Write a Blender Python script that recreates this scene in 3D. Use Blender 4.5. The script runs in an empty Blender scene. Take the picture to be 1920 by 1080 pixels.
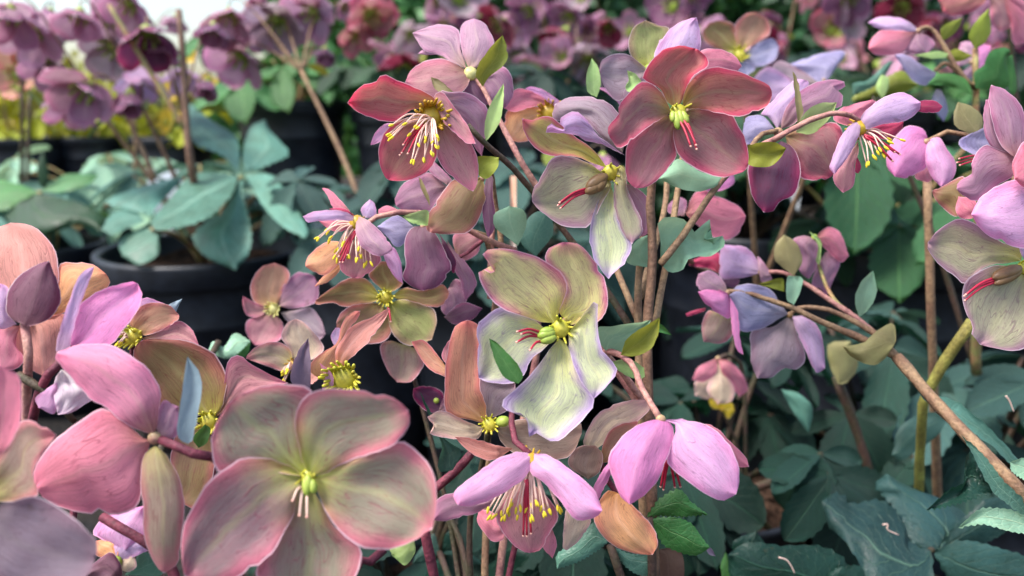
import bpy, math, random
from mathutils import Vector, Matrix, Euler, noise as mnoise
R = math.radians
rnd = random.Random(7)
scene = bpy.context.scene

# ------------------------------------------------------------------ camera, sky, sun, exposure
LENS, PITCH, CAMZ = 26.0, 14.0, 0.50
cam_d = bpy.data.cameras.new("camera"); cam = bpy.data.objects.new("camera", cam_d)
scene.collection.objects.link(cam); scene.camera = cam
cam_d.lens = LENS; cam_d.sensor_width = 36.0; cam_d.clip_start = 0.01; cam_d.clip_end = 500
cam.location = (0, 0, CAMZ); cam.rotation_euler = (R(90 - PITCH), 0, 0)
cam_d.dof.use_dof = True; cam_d.dof.focus_distance = 0.335; cam_d.dof.aperture_fstop = 6.5

SUN_EL, SUN_AZ = 60.0, -112.0            # azimuth measured from +Y (view direction) towards +X
world = bpy.data.worlds.new("World"); scene.world = world; world.use_nodes = True
wn = world.node_tree.nodes; wl = world.node_tree.links
sky = wn.new("ShaderNodeTexSky"); sky.sky_type = 'NISHITA'; sky.sun_disc = False
sky.sun_elevation = R(SUN_EL); sky.sun_rotation = R(SUN_AZ); sky.air_density = 1.2; sky.dust_density = 3.0
bg = wn["Background"]; bg.inputs[1].default_value = 0.15
wl.new(sky.outputs[0], bg.inputs[0])
sun_d = bpy.data.lights.new("sun", 'SUN'); sun_d.energy = 2.9; sun_d.angle = R(18); sun_d.color = (1.0, 0.965, 0.93)
sun = bpy.data.objects.new("sun", sun_d); scene.collection.objects.link(sun)
sd = Vector((math.sin(R(SUN_AZ)) * math.cos(R(SUN_EL)), math.cos(R(SUN_AZ)) * math.cos(R(SUN_EL)), math.sin(R(SUN_EL))))
sun.rotation_euler = sd.to_track_quat('Z', 'Y').to_euler()
vs = scene.view_settings
vs.view_transform = 'Standard'; vs.look = 'None'; vs.exposure = 1.1; vs.gamma = 1.0

# ------------------------------------------------------------------ pixel rays -> world points (1920 x 1080 photograph)
FPX = 1920 * LENS / 36.0
CAM = Vector((0, 0, CAMZ))
RT = Vector((1, 0, 0)); FW = Vector((0, math.cos(R(PITCH)), -math.sin(R(PITCH)))); UP = Vector((0, math.sin(R(PITCH)), math.cos(R(PITCH))))
def P(x, y, d): return CAM + FW * d + RT * ((x - 960) / FPX * d) + UP * ((540 - y) / FPX * d)

class Zm:
    def __init__(s, x0, y0, k): s.x0, s.y0, s.k = x0, y0, k
    def __call__(s, x, y): return (s.x0 + x / s.k, s.y0 + y / s.k)
    def pts(s, t): return [s(*map(float, q.split(','))) for q in t.split()]
Z0 = Zm(0, 0, 1); Z1 = Zm(630, 20, 3.6); Z2 = Zm(560, 300, 3.6); Z3 = Zm(960, 160, 2.843); Z4 = Zm(1100, 20, 3.176)
Z5 = Zm(1370, 120, 3.6); Z6 = Zm(1600, 0, 3.6); Z7 = Zm(1240, 380, 3.0); Z8 = Zm(1700, 280, 2.7)
Y1 = Zm(0, 400, 3.1775); Y2 = Zm(0, 660, 2.571); Y3 = Zm(430, 470, 3.724); Y4 = Zm(760, 440, 2.571)
Y5 = Zm(780, 720, 2.909); Y6 = Zm(1400, 600, 2.25); W1 = Zm(320, 480, 1.8); S1 = Zm(0, 0, 2.0); S3 = Zm(960, 0, 2.0); S2 = Zm(540, 0, 2.0)

def lin(c): return tuple(((v / 255) / 12.92 if v / 255 <= 0.04045 else (((v / 255) + 0.055) / 1.055) ** 2.4) for v in c)

# ------------------------------------------------------------------ materials
class NT:
    def __init__(s, name):
        s.m = bpy.data.materials.new(name); s.m.use_nodes = True
        s.t = s.m.node_tree; s.n = s.t.nodes; s.l = s.t.links; s.n.clear()
        s.out = s.n.new("ShaderNodeOutputMaterial")
    def put(s, sock, v):
        if isinstance(v, bpy.types.NodeSocket): s.l.new(v, sock)
        else: sock.default_value = v
    def math(s, op, a, b=0.0, c=None, clamp=False):
        n = s.n.new("ShaderNodeMath"); n.operation = op; n.use_clamp = clamp
        s.put(n.inputs[0], a); s.put(n.inputs[1], b)
        if c is not None: s.put(n.inputs[2], c)
        return n.outputs[0]
    def rng(s, v, a, b, c=0.0, d=1.0, kind='SMOOTHSTEP'):
        n = s.n.new("ShaderNodeMapRange"); n.interpolation_type = kind
        s.put(n.inputs[0], v)
        for i, q in enumerate((a, b, c, d)): s.put(n.inputs[i + 1], q)
        return n.outputs[0]
    def mix(s, f, a, b, mode='MIX'):
        n = s.n.new("ShaderNodeMix"); n.data_type = 'RGBA'; n.blend_type = mode
        s.put(n.inputs[0], f); s.put(n.inputs[6], a); s.put(n.inputs[7], b); return n.outputs[2]
    def noise(s, vec, scale, detail=2.0, rough=0.5):
        n = s.n.new("ShaderNodeTexNoise"); n.inputs["Scale"].default_value = scale; n.inputs["Detail"].default_value = detail
        n.inputs["Roughness"].default_value = rough
        if vec is not None: s.l.new(vec, n.inputs["Vector"])
        return n.outputs[0]
    def comb(s, x, y, z=0.0):
        n = s.n.new("ShaderNodeCombineXYZ"); s.put(n.inputs[0], x); s.put(n.inputs[1], y); s.put(n.inputs[2], z); return n.outputs[0]
    def attr(s, name):
        n = s.n.new("ShaderNodeAttribute"); n.attribute_type = 'OBJECT'; n.attribute_name = name; return n.outputs["Color"]
    def uv(s):
        n = s.n.new("ShaderNodeUVMap"); q = s.n.new("ShaderNodeSeparateXYZ"); s.l.new(n.outputs[0], q.inputs[0]); return q.outputs[0], q.outputs[1]
    def objco(s): return s.n.new("ShaderNodeTexCoord").outputs["Object"]
    def rand(s): return s.n.new("ShaderNodeObjectInfo").outputs["Random"]
    def hsv(s, col, h=0.5, sa=1.0, v=1.0):
        n = s.n.new("ShaderNodeHueSaturation"); s.put(n.inputs[0], h); s.put(n.inputs[1], sa); s.put(n.inputs[2], v); s.put(n.inputs[4], col); return n.outputs[0]
    def bump(s, h, strength, dist):
        n = s.n.new("ShaderNodeBump"); n.inputs["Strength"].default_value = strength; n.inputs["Distance"].default_value = dist
        s.l.new(h, n.inputs["Height"]); return n.outputs[0]
    def surf(s, col, rough=0.5, spec=0.4, trans=0.0, tcol=None, nrm=None, sheen=0.0):
        b = s.n.new("ShaderNodeBsdfPrincipled"); s.put(b.inputs["Base Color"], col); s.put(b.inputs["Roughness"], rough)
        b.inputs["Specular IOR Level"].default_value = spec
        if sheen: b.inputs["Sheen Weight"].default_value = sheen; b.inputs["Sheen Roughness"].default_value = 0.5
        if nrm is not None: s.l.new(nrm, b.inputs["Normal"])
        o = b.outputs[0]
        if trans > 0:
            t = s.n.new("ShaderNodeBsdfTranslucent"); s.put(t.inputs[0], tcol if tcol is not None else col)
            if nrm is not None: s.l.new(nrm, t.inputs[1])
            x = s.n.new("ShaderNodeMixShader"); x.inputs[0].default_value = trans
            s.l.new(o, x.inputs[1]); s.l.new(t.outputs[0], x.inputs[2]); o = x.outputs[0]
        s.l.new(o, s.out.inputs[0]); return s.m

def petal_mat(name, veins=1.0, trans=0.40):
    N = NT(name); V, U = N.uv(); r = N.rand(); oc = N.objco()
    c0, c1, c2 = N.attr("tone_base"), N.attr("tone_mid"), N.attr("tone_rim")
    av = N.math('ABSOLUTE', N.math('MULTIPLY_ADD', V, 2.0, -1.0))
    ed = N.math('MINIMUM', N.math('SUBTRACT', 1.0, av), N.math('MULTIPLY', N.math('SUBTRACT', 1.0, U), 1.7))
    n1 = N.noise(oc, 75, 3, 0.6)
    edn = N.math('ADD', ed, N.math('MULTIPLY', N.math('SUBTRACT', n1, 0.5), 0.55))
    fe = N.rng(edn, 0.46, 0.0)
    fc = N.rng(N.math('ADD', U, N.math('MULTIPLY', N.math('SUBTRACT', n1, 0.5), 0.3)), 0.50, 0.0)
    fc = N.math('POWER', fc, 1.5)
    col = N.mix(N.math('MULTIPLY', fe, 0.92), c1, c2); col = N.mix(fc, col, c0)
    # fine streaks fanning from the base and dark veins
    st = N.noise(N.comb(N.math('MULTIPLY', V, 85.0), N.math('MULTIPLY', U, 3.5), N.math('MULTIPLY', r, 40.0)), 1.0, 3, 0.65)
    col = N.mix(1.0, col, N.comb(*[N.rng(st, 0.28, 0.72, 0.80, 1.16, 'LINEAR')] * 3), 'MULTIPLY')
    vn = N.noise(N.comb(N.math('ADD', N.math('MULTIPLY', V, 11.0), N.math('MULTIPLY', n1, 0.5)), N.math('MULTIPLY', U, 2.6), N.math('MULTIPLY', r, 70.0)), 1.0, 1, 0.4)
    ln = N.rng(N.math('ABSOLUTE', N.math('SUBTRACT', vn, 0.5)), 0.022, 0.0)
    ln = N.math('MULTIPLY', ln, N.rng(U, 0.95, 0.5))
    vn2 = N.noise(N.comb(N.math('ADD', N.math('MULTIPLY', V, 26.0), N.math('MULTIPLY', n1, 1.4)), N.math('MULTIPLY', U, 6.0), N.math('MULTIPLY', r, 30.0)), 1.0, 2, 0.5)
    ln2 = N.math('MULTIPLY', N.rng(N.math('ABSOLUTE', N.math('SUBTRACT', vn2, 0.5)), 0.03, 0.0), N.rng(U, 1.0, 0.8))
    ln = N.math('MAXIMUM', ln, N.math('MULTIPLY', ln2, 0.6))
    col = N.mix(N.math('MULTIPLY', ln, 0.55 * veins), col, N.hsv(c2, 0.5, 1.1, 0.4))
    # mottling and little freckles
    n2 = N.noise(oc, 190, 4, 0.7)
    col = N.mix(N.math('MULTIPLY', N.rng(n2, 0.48, 0.75), 0.28), col, N.hsv(c2, 0.5, 0.9, 0.72))
    fr = N.rng(N.noise(oc, 620, 1, 0.5), 0.74, 0.80)
    col = N.mix(N.math('MULTIPLY', fr, 0.35), col, N.hsv(c2, 0.5, 0.9, 0.4))
    br = N.math('MULTIPLY', N.rng(N.noise(oc, 85, 3, 0.7), 0.64, 0.72), N.rng(ed, 0.6, 0.1, 0.1, 1.0))
    col = N.mix(N.math('MULTIPLY', br, 0.5), col, N.mix(0.5, N.hsv(c2, 0.5, 0.7, 0.35), (0.12, 0.06, 0.03, 1)))
    mid = N.math('MULTIPLY', N.rng(av, 0.16, 0.0), N.rng(U, 1.0, 0.55))
    col = N.mix(N.math('MULTIPLY', mid, 0.30), col, N.hsv(c0, 0.5, 0.7, 1.35))
    rim = N.rng(ed, 0.05, 0.015)  # pale line painted along the margin: bright halo and light through the edge
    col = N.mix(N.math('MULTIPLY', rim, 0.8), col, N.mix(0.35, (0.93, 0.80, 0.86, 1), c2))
    big = N.noise(oc, 26, 2, 0.5)
    col = N.mix(N.math('MULTIPLY', N.rng(big, 0.5, 0.72), 0.35), col, N.hsv(c2, 0.48, 0.75, 0.62))
    col = N.hsv(col, 0.5, 1.0, 1.0)
    tc = N.hsv(col, 0.5, 1.0, 1.1)
    h = N.math('ADD', N.math('MULTIPLY', st, 0.6), N.math('ADD', N.math('MULTIPLY', n2, 0.5), N.math('MULTIPLY', ln, -0.5)))
    return N.surf(col, N.rng(n2, 0.2, 0.8, 0.45, 0.68), 0.38, trans, tc, N.bump(h, 0.32, 0.0011), 0.08)
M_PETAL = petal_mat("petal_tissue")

def leaf_mat(name, gloss=0.42, trans=0.2, vk=0.75, spec=0.4, bs=0.6):
    N = NT(name); V, U = N.uv(); oc = N.objco(); r = N.rand()
    c = N.attr("tone_mid"); c2 = N.attr("tone_rim")
    av = N.math('ABSOLUTE', N.math('MULTIPLY_ADD', V, 2.0, -1.0))
    n1 = N.noise(oc, 45, 4, 0.6); n2 = N.noise(oc, 320, 3, 0.6)
    mid = N.rng(av, 0.055, 0.012)
    k = N.math('ADD', N.math('MULTIPLY', U, 8.0), N.math('ADD', N.math('MULTIPLY', av, -3.2), N.math('MULTIPLY', n1, 0.9)))
    lat = N.rng(N.math('ABSOLUTE', N.math('SUBTRACT', N.math('FRACT', k), 0.5)), 0.06, 0.01)
    net = N.n.new("ShaderNodeTexVoronoi"); net.feature = 'DISTANCE_TO_EDGE'; net.inputs["Scale"].default_value = 210; N.l.new(oc, net.inputs["Vector"])
    netf = N.rng(net.outputs[0], 0.09, 0.0)
    vein = N.math('MAXIMUM', mid, N.math('MULTIPLY', lat, 0.6))
    col = N.mix(N.rng(n1, 0.3, 0.7), N.hsv(c, 0.49, 1.0, 0.78), N.hsv(c, 0.51, 1.05, 1.2))
    col = N.hsv(col, N.rng(r, 0.0, 1.0, 0.485, 0.515, 'LINEAR'), 1.0, N.rng(N.math('FRACT', N.math('MULTIPLY', r, 7.3)), 0.0, 1.0, 0.75, 1.3, 'LINEAR'))
    col = N.mix(N.math('MULTIPLY', vein, vk), col, c2)
    col = N.mix(N.math('MULTIPLY', netf, 0.14), col, c2)
    spots = N.rng(N.noise(oc, 140, 2, 0.5), 0.70, 0.76)
    col = N.mix(N.math('MULTIPLY', spots, 0.25), col, (0.10, 0.08, 0.03, 1))
    h = N.math('ADD', N.math('MULTIPLY', vein, -1.0), N.math('ADD', N.math('MULTIPLY', netf, -0.12), N.math('MULTIPLY', n2, 0.5)))
    return N.surf(col, N.rng(n1, 0.2, 0.8, gloss, gloss + 0.18), spec, trans, N.hsv(c2, 0.49, 1.2, 0.9), N.bump(h, bs, 0.0016))
M_LEAF = leaf_mat("leaf_blade", 0.36); M_BRACT = leaf_mat("bract_blade", 0.5, 0.36, 0.3, 0.35, 0.18)

def plain_mat(name, noise_scale=300, rough=0.6, spec=0.3, trans=0.0, bump=0.4, dist=0.0008, contrast=0.35):
    N = NT(name); c = N.attr("tone_mid"); c2 = N.attr("tone_rim"); oc = N.objco()
    n = N.noise(oc, noise_scale, 4, 0.65); n0 = N.noise(oc, noise_scale * 0.2, 2, 0.5)
    col = N.mix(N.rng(n0, 0.3, 0.7), c, c2)
    col = N.hsv(col, 0.5, 1.0, N.rng(n, 0.25, 0.75, 1 - contrast, 1 + contrast, 'LINEAR'))
    return N.surf(col, rough, spec, trans, None, N.bump(n, bump, dist))
M_STEM = plain_mat("stem_skin", 520, 0.6, 0.35, 0.0, 0.8, 0.001, 0.5)
M_CENTRE = plain_mat("flower_centre_tissue", 500, 0.42, 0.5, 0.25, 0.3, 0.0005, 0.18)
M_POT = plain_mat("pot_plastic", 90, 0.45, 0.45, 0.0, 0.15, 0.0008, 0.5)
M_SOIL = plain_mat("bark_compost", 110, 0.95, 0.15, 0.0, 1.0, 0.01, 0.8)
M_TAG = plain_mat("tag_plastic", 60, 0.35, 0.5, 0.1, 0.05, 0.0002, 0.05)
M_WOOD = plain_mat("bench_board", 40, 0.75, 0.25, 0.0, 0.5, 0.002, 0.4)

# ------------------------------------------------------------------ object helpers
COL = scene.collection
ORG = {}
def tones(o, c0, c1, c2):
    o["tone_base"] = lin(c0); o["tone_mid"] = lin(c1); o["tone_rim"] = lin(c2)
def link(o, parent=None, org=None):
    COL.objects.link(o)
    org = Vector(org) if org is not None else Vector((0, 0, 0))
    ORG[o.name] = org
    if parent is not None: o.parent = parent; o.location = org - ORG[parent.name]
    else: o.location = org
    return o
def mesh(name, verts, faces, uvs=None, mats=(), fmat=None, smooth=True):
    me = bpy.data.meshes.new(name); me.from_pydata([tuple(v) for v in verts], [], faces)
    for m in mats: me.materials.append(m)
    if smooth: me.polygons.foreach_set("use_smooth", [True] * len(me.polygons))
    if fmat: me.polygons.foreach_set("material_index", fmat)
    if uvs is not None:
        lay = me.uv_layers.new(name="UVMap"); lv = [0] * len(me.loops); me.loops.foreach_get("vertex_index", lv)
        lay.data.foreach_set("uv", [q for i in lv for q in uvs[i]])
    me.update(); return me
def tag(o, label, cat=None, group=None, kind=None):
    if label: o["label"] = label
    if cat: o["category"] = cat
    if group: o["group"] = group
    if kind: o["kind"] = kind
    return o

def crom(pts, n):
    """Catmull-Rom through pts, resampled to n+1 points by arc length (any dimension)."""
    p = [Vector(q) for q in pts]
    if len(p) == 2: p = [p[0], (p[0] + p[1]) / 2, p[1]]
    q = [p[0] * 2 - p[1]] + p + [p[-1] * 2 - p[-2]]
    out = []
    for i in range(1, len(q) - 2):
        a, b, c, d = q[i - 1:i + 3]
        for k in range(8):
            t = k / 8
            out.append(0.5 * ((2 * b) + (c - a) * t + (2 * a - 5 * b + 4 * c - d) * t * t + (3 * b - a - 3 * c + d) * t ** 3))
    out.append(p[-1])
    acc = [0.0]
    for i in range(1, len(out)): acc.append(acc[-1] + (out[i] - out[i - 1]).length)
    res, j = [], 0
    for i in range(n + 1):
        s = acc[-1] * i / n
        while j < len(acc) - 2 and acc[j + 1] < s: j += 1
        w = (s - acc[j]) / max(1e-9, acc[j + 1] - acc[j])
        res.append(out[j].lerp(out[j + 1], min(1, max(0, w))))
    return res

def blade(name, parent, Z, pts, d0, g=(0, 0), tilt=0.0, roll=0.0, bow=0.0, cup=0.0, lift=0.0, col=None, mat=None,
          n=20, K=12, teeth=0.0, rip=0.024, gc=None, twist=0.0):
    """A thin curved blade (petal, bract, leaflet): an outline (base first) laid on its own curved surface in depth.
    g: depth slope of the flower's plane; tilt/roll: extra slope along/across the blade; bow/cup: curvature."""
    pp = Z.pts(pts) if isinstance(pts, str) else pts
    v2 = [Vector(q) for q in pp]; base = v2[0]
    far = max(range(len(v2)), key=lambda i: (v2[i] - base).length); tip = v2[far]
    Lc = crom(v2[:far + 1], n); Rc = crom([v2[0]] + v2[:far - 1:-1] if far > 0 else v2, n)
    jit = 0.012 * (tip - base).length; js = rnd.random() * 90
    for ch in (Lc, Rc):
        js += 31.7
        for i in range(2, n):
            tg = (ch[i + 1] - ch[i - 1]).normalized(); w_ = mnoise.noise(Vector((i * 0.55, js, 0))) + 0.7 * mnoise.noise(Vector((i * 1.4, js, 5)))
            ch[i] = ch[i] + Vector((-tg.y, tg.x)) * jit * w_
    if not teeth and rnd.random() < 0.4:
        ch = rnd.choice((Lc, Rc)); oth = Rc if ch is Lc else Lc
        i = rnd.randint(int(n * .6), n - 2); ch[i] = ch[i].lerp(oth[i], rnd.uniform(.03, .07)) - (tip - base) * rnd.uniform(0, .012)
    ax = tip - base; Lp = max(1.0, ax.length); ax = ax / Lp; pe = Vector((-ax.y, ax.x))
    wid = max(max(abs((a - base).dot(pe)) for a in Lc), max(abs((a - base).dot(pe)) for a in Rc), 1.0)
    c0 = Vector(gc) if gc else base
    sd_ = rnd.random() * 50; verts, uvs, faces = [], [], []
    org = P(base.x, base.y, d0)
    def add(p, u, v):
        s = (p - base).dot(ax) / Lp; t = (p - base).dot(pe) / wid
        dep = d0 + (g[0] * (p.x - c0.x) + g[1] * (p.y - c0.y)) * d0 / FPX
        L = Lp * d0 / FPX; W = wid * d0 / FPX
        w_ = min(1.0, u * 4)
        dep += L * tilt * s + W * roll * t * (1 + twist * (s - 0.5)) - bow * L * 4 * s * (1 - s) + cup * W * (v * v) * min(1, u * 2.5)
        dep -= lift * w_
        dep += W * rip * 2.2 * math.sin(s * 9 + v * 3 + sd_) * (0.25 + v * v)
        dep += W * rip * 3.0 * mnoise.noise(Vector((s * 3.5 + sd_, v * 2.2, sd_)))
        dep += W * 0.030 * mnoise.noise(Vector((s * 1.3 + sd_, v * 6.0, sd_ + 7))) * min(1, u * 3)
        dep -= W * 0.03 * max(0, 1 - abs(v) * 5) * (1 if cup > 0 else -1) * min(1, u * 3)
        verts.append(P(p.x, p.y, dep) - org); uvs.append(((v + 1) / 2, u))
    add(base, 0.0, 0.0)
    for i in range(1, n):
        u = i / n
        a, b = Lc[i], Rc[i]
        if teeth:
            m = (a + b) / 2; k = (1.0 if i % 2 else -0.4) * teeth
            a = a + (a - m).normalized() * k * wid - ax * (k * wid * 0.7 if i % 2 else 0)
            b = b + (b - m).normalized() * k * wid - ax * (k * wid * 0.7 if i % 2 else 0)
        for j in range(K + 1):
            w = 0.5 - 0.5 * math.cos(math.pi * j / K)
            w = 0.6 * w + 0.4 * j / K
            add(a.lerp(b, w), u, 2 * w - 1)
    add(tip, 1.0, 0.0); T = len(verts) - 1
    for j in range(K): faces.append((0, 1 + j + 1, 1 + j))
    for i in range(n - 2):
        for j in range(K):
            a = 1 + i * (K + 1) + j; faces.append((a, a + 1, a + K + 2, a + K + 1))
    q = 1 + (n - 2) * (K + 1)
    for j in range(K): faces.append((q + j, q + j + 1, T))
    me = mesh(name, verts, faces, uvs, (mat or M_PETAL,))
    o = bpy.data.objects.new(name, me); link(o, parent, org)
    tones(o, *col); return o

def tube_geo(pts, r0, r1, n=14, k=8, wob=0.0, cap=True):
    c = crom(pts, n); V, F = [], []
    t0 = (c[1] - c[0]).normalized(); x = t0.orthogonal().normalized(); s = rnd.random() * 99
    for i, p in enumerate(c):
        t = (c[min(i + 1, n)] - c[max(i - 1, 0)]).normalized()
        x = (x - t * x.dot(t)).normalized(); y = t.cross(x)
        r = r0 + (r1 - r0) * i / n
        for j in range(k):
            a = 2 * math.pi * j / k
            rr = r * (1 + wob * mnoise.noise(Vector((i * 0.7 + s, j * 1.3, 0))))
            V.append(p + (x * math.cos(a) + y * math.sin(a)) * rr)
    for i in range(n):
        for j in range(k):
            F.append((i * k + j, i * k + (j + 1) % k, (i + 1) * k + (j + 1) % k, (i + 1) * k + j))
    if cap: F.append(tuple(range(k - 1, -1, -1))); F.append(tuple(n * k + j for j in range(k)))
    return V, F
def ellip_geo(c, ax, ra, rb, n=6, k=8):
    ax = ax.normalized(); x = ax.orthogonal().normalized(); y = ax.cross(x); V, F = [], []
    for i in range(n + 1):
        th = math.pi * i / n; q = max(0.02, math.sin(th))
        for j in range(k):
            a = 2 * math.pi * j / k
            V.append(c + ax * (-math.cos(th) * ra) + (x * math.cos(a) + y * math.sin(a)) * rb * q)
    for i in range(n):
        for j in range(k): F.append((i * k + j, i * k + (j + 1) % k, (i + 1) * k + (j + 1) % k, (i + 1) * k + j))
    return V, F
def join(parts):
    V, F, fm = [], [], []
    for (v, f, m) in parts:
        o = len(V); V += v; F += [tuple(i + o for i in q) for q in f]; fm += [m] * len(f)
    return V, F, fm
def geo_obj(name, parent, org, parts, mats, cols, label=None):
    V, F, fm = join(parts); org = Vector(org)
    o = bpy.data.objects.new(name, mesh(name, [v - org for v in V], F, None, mats, fm)); link(o, parent, org)
    tones(o, *cols)
    if label: o["label"] = label
    return o
def colmat(name, c, c2=None, rough=0.45, spec=0.5, trans=0.15):
    N = NT(name); oc = N.objco(); n = N.noise(oc, 500, 3, 0.6)
    return N.surf(N.mix(n, lin(c) + (1,), lin(c2 or c) + (1,)), rough, spec, trans)
M_FIL = colmat("filament_tissue", (245, 222, 205), (235, 195, 180), 0.45, 0.5, 0.3); M_FILR = colmat("style_tissue", (200, 40, 70), (150, 30, 60))
M_ANTH = colmat("anther_pollen", (245, 230, 80), (225, 200, 50), 0.8, 0.2, 0.3); M_STIG = colmat("stigma_tissue", (235, 190, 170), (225, 150, 140))

STEMC = {'brown': ((120, 92, 70),) * 1 + ((125, 95, 74), (98, 72, 58)), 'pink': ((170, 120, 110), (178, 132, 118), (150, 100, 98)),
         'red': ((110, 45, 60), (125, 58, 72), (85, 35, 50)), 'green': ((120, 125, 70), (132, 132, 78), (150, 110, 80)),
         'tan': ((150, 120, 95), (150, 122, 92), (122, 92, 72)), 'dark': ((70, 50, 45), (78, 58, 50), (62, 60, 40)),
         'yellow': ((150, 150, 70), (158, 154, 76), (130, 120, 60))}
def stem(parent, pts, r0, r1, col='brown', name='stem', n=18):
    """pts: (px, py, depth) or Vectors; radii in metres"""
    w = [q if isinstance(q, Vector) else P(*q) for q in pts]
    V, F = tube_geo(w, r0, r1, n, 8, 0.3)
    return geo_obj(name, parent, w[0], [(V, F, 0)], (M_STEM,), STEMC[col])

def plant(name, label, base, group="potted hellebores", cat="plant"):
    o = bpy.data.objects.new(name, None); o.empty_display_size = 0.02
    link(o, None, base); tag(o, label, cat, group); return o

# petal colour sets: base, middle, rim (sRGB of the tissue)
PAL = {
 'rose': ((156, 132, 66), (176, 112, 102), (214, 74, 106)), 'rosem': ((150, 126, 76), (158, 110, 112), (204, 82, 114)),
 'roseD': ((150, 122, 66), (176, 104, 98), (224, 62, 100)), 'blush': ((180, 140, 110), (198, 138, 142), (216, 122, 146)),
 'pink': ((215, 125, 182), (238, 150, 204), (246, 142, 198)), 'pinkl': ((226, 172, 212), (240, 182, 224), (246, 156, 208)),
 'lilac': ((196, 165, 190), (214, 182, 220), (222, 162, 206)), 'lilacp': ((196, 160, 145), (198, 156, 176), (212, 150, 180)),
 'lav': ((185, 172, 200), (180, 170, 205), (172, 160, 205)), 'grlav': ((170, 160, 175), (160, 158, 190), (150, 140, 180)),
 'mauve': ((170, 130, 130), (172, 128, 150), (190, 118, 152)), 'mauvd': ((128, 96, 105), (130, 88, 112), (150, 80, 118)),
 'purple': ((85, 55, 75), (98, 55, 84), (150, 40, 90)), 'crim': ((140, 60, 70), (185, 58, 95), (200, 60, 105)),
 'burg': ((95, 40, 50), (118, 34, 56), (135, 40, 70)), 'olive': ((155, 140, 60), (150, 126, 84), (188, 108, 108)),
 'oliv2': ((165, 158, 62), (140, 118, 78), (188, 110, 100)), 'tan': ((165, 132, 80), (178, 136, 112), (212, 128, 124)),
 'cream': ((204, 202, 104), (200, 198, 150), (188, 140, 180)), 'creaml': ((214, 212, 104), (208, 214, 168), (186, 152, 208)),
 'sage': ((190, 185, 100), (176, 170, 138), (170, 122, 146)), 'sagep': ((182, 178, 96), (178, 156, 138), (206, 124, 134)),
 'sagef': ((178, 182, 80), (156, 146, 126), (214, 118, 136)), 'greeny': ((180, 180, 70), (168, 172, 106), (186, 150, 122)),
 'peach': ((200, 150, 100), (220, 160, 132), (234, 130, 128)), 'orange': ((235, 170, 95), (246, 182, 128), (250, 150, 122)),
 'opink': ((220, 150, 125), (232, 160, 146), (240, 156, 146)), 'coral': ((180, 115, 105), (222, 132, 152), (240, 134, 158)),
 'pale': ((220, 200, 165), (222, 198, 170), (228, 176, 172)), 'browng': ((150, 130, 110), (160, 138, 122), (190, 150, 135)),
 'greym': ((160, 142, 135), (162, 142, 152), (172, 132, 150)), 'brown': ((110, 90, 65), (125, 95, 85), (110, 75, 85)),
 'yellow': ((230, 190, 40), (232, 200, 50), (225, 190, 60)), 'red': ((200, 30, 50), (215, 40, 60), (220, 60, 90)),
 'bronze': ((120, 80, 90), (132, 92, 108), (120, 60, 88)), 'magenta': ((190, 40, 90), (205, 40, 100), (215, 60, 120)),
 'dusk': ((168, 170, 84), (146, 120, 122), (208, 112, 134)), 'creamr': ((208, 202, 84), (190, 172, 104), (204, 80, 120)), 'creamp': ((222, 212, 100), (224, 210, 148), (208, 100, 148)), 'pinks': ((170, 120, 110), (232, 150, 178), (244, 146, 180)),
 'greym_shade': ((118, 104, 108), (124, 108, 122), (140, 108, 124)),  # grey-mauve again, darkened: shade put into the colour of the near petal
 'white': ((225, 215, 210), (222, 205, 215), (220, 190, 210)),
}
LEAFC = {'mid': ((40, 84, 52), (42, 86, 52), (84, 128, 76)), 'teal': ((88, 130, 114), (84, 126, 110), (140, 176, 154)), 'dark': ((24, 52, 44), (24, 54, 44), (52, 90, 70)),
         'mint': ((140, 178, 150), (138, 178, 150), (180, 205, 168)), 'olive': ((120, 130, 50), (122, 130, 48), (165, 165, 90)),
         'lime': ((165, 190, 120), (160, 188, 116), (195, 210, 160)), 'green': ((60, 110, 60), (62, 112, 58), (110, 150, 90)),
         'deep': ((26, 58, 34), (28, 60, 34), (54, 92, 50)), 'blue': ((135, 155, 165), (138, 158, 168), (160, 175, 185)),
         'plum': ((110, 95, 110), (112, 98, 115), (140, 120, 135)), 'khaki': ((140, 132, 90), (146, 138, 96), (175, 165, 120)),
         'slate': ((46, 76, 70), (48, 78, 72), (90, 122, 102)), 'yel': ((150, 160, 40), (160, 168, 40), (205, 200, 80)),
         'oldlf': ((120, 90, 75), (112, 86, 74), (140, 105, 92))}
CENT = {'yg': ((200, 195, 60), (186, 188, 52), (216, 204, 84)), 'green': ((150, 175, 70), (140, 170, 60), (180, 195, 90)),
        'gold': ((190, 150, 40), (186, 140, 30), (210, 180, 60)), 'pale': ((220, 215, 130), (214, 206, 120), (225, 220, 150)),
        'knob': ((190, 170, 120), (192, 172, 120), (170, 120, 110)), 'brown': ((120, 92, 70), (122, 90, 66), (150, 120, 80))}

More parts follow.
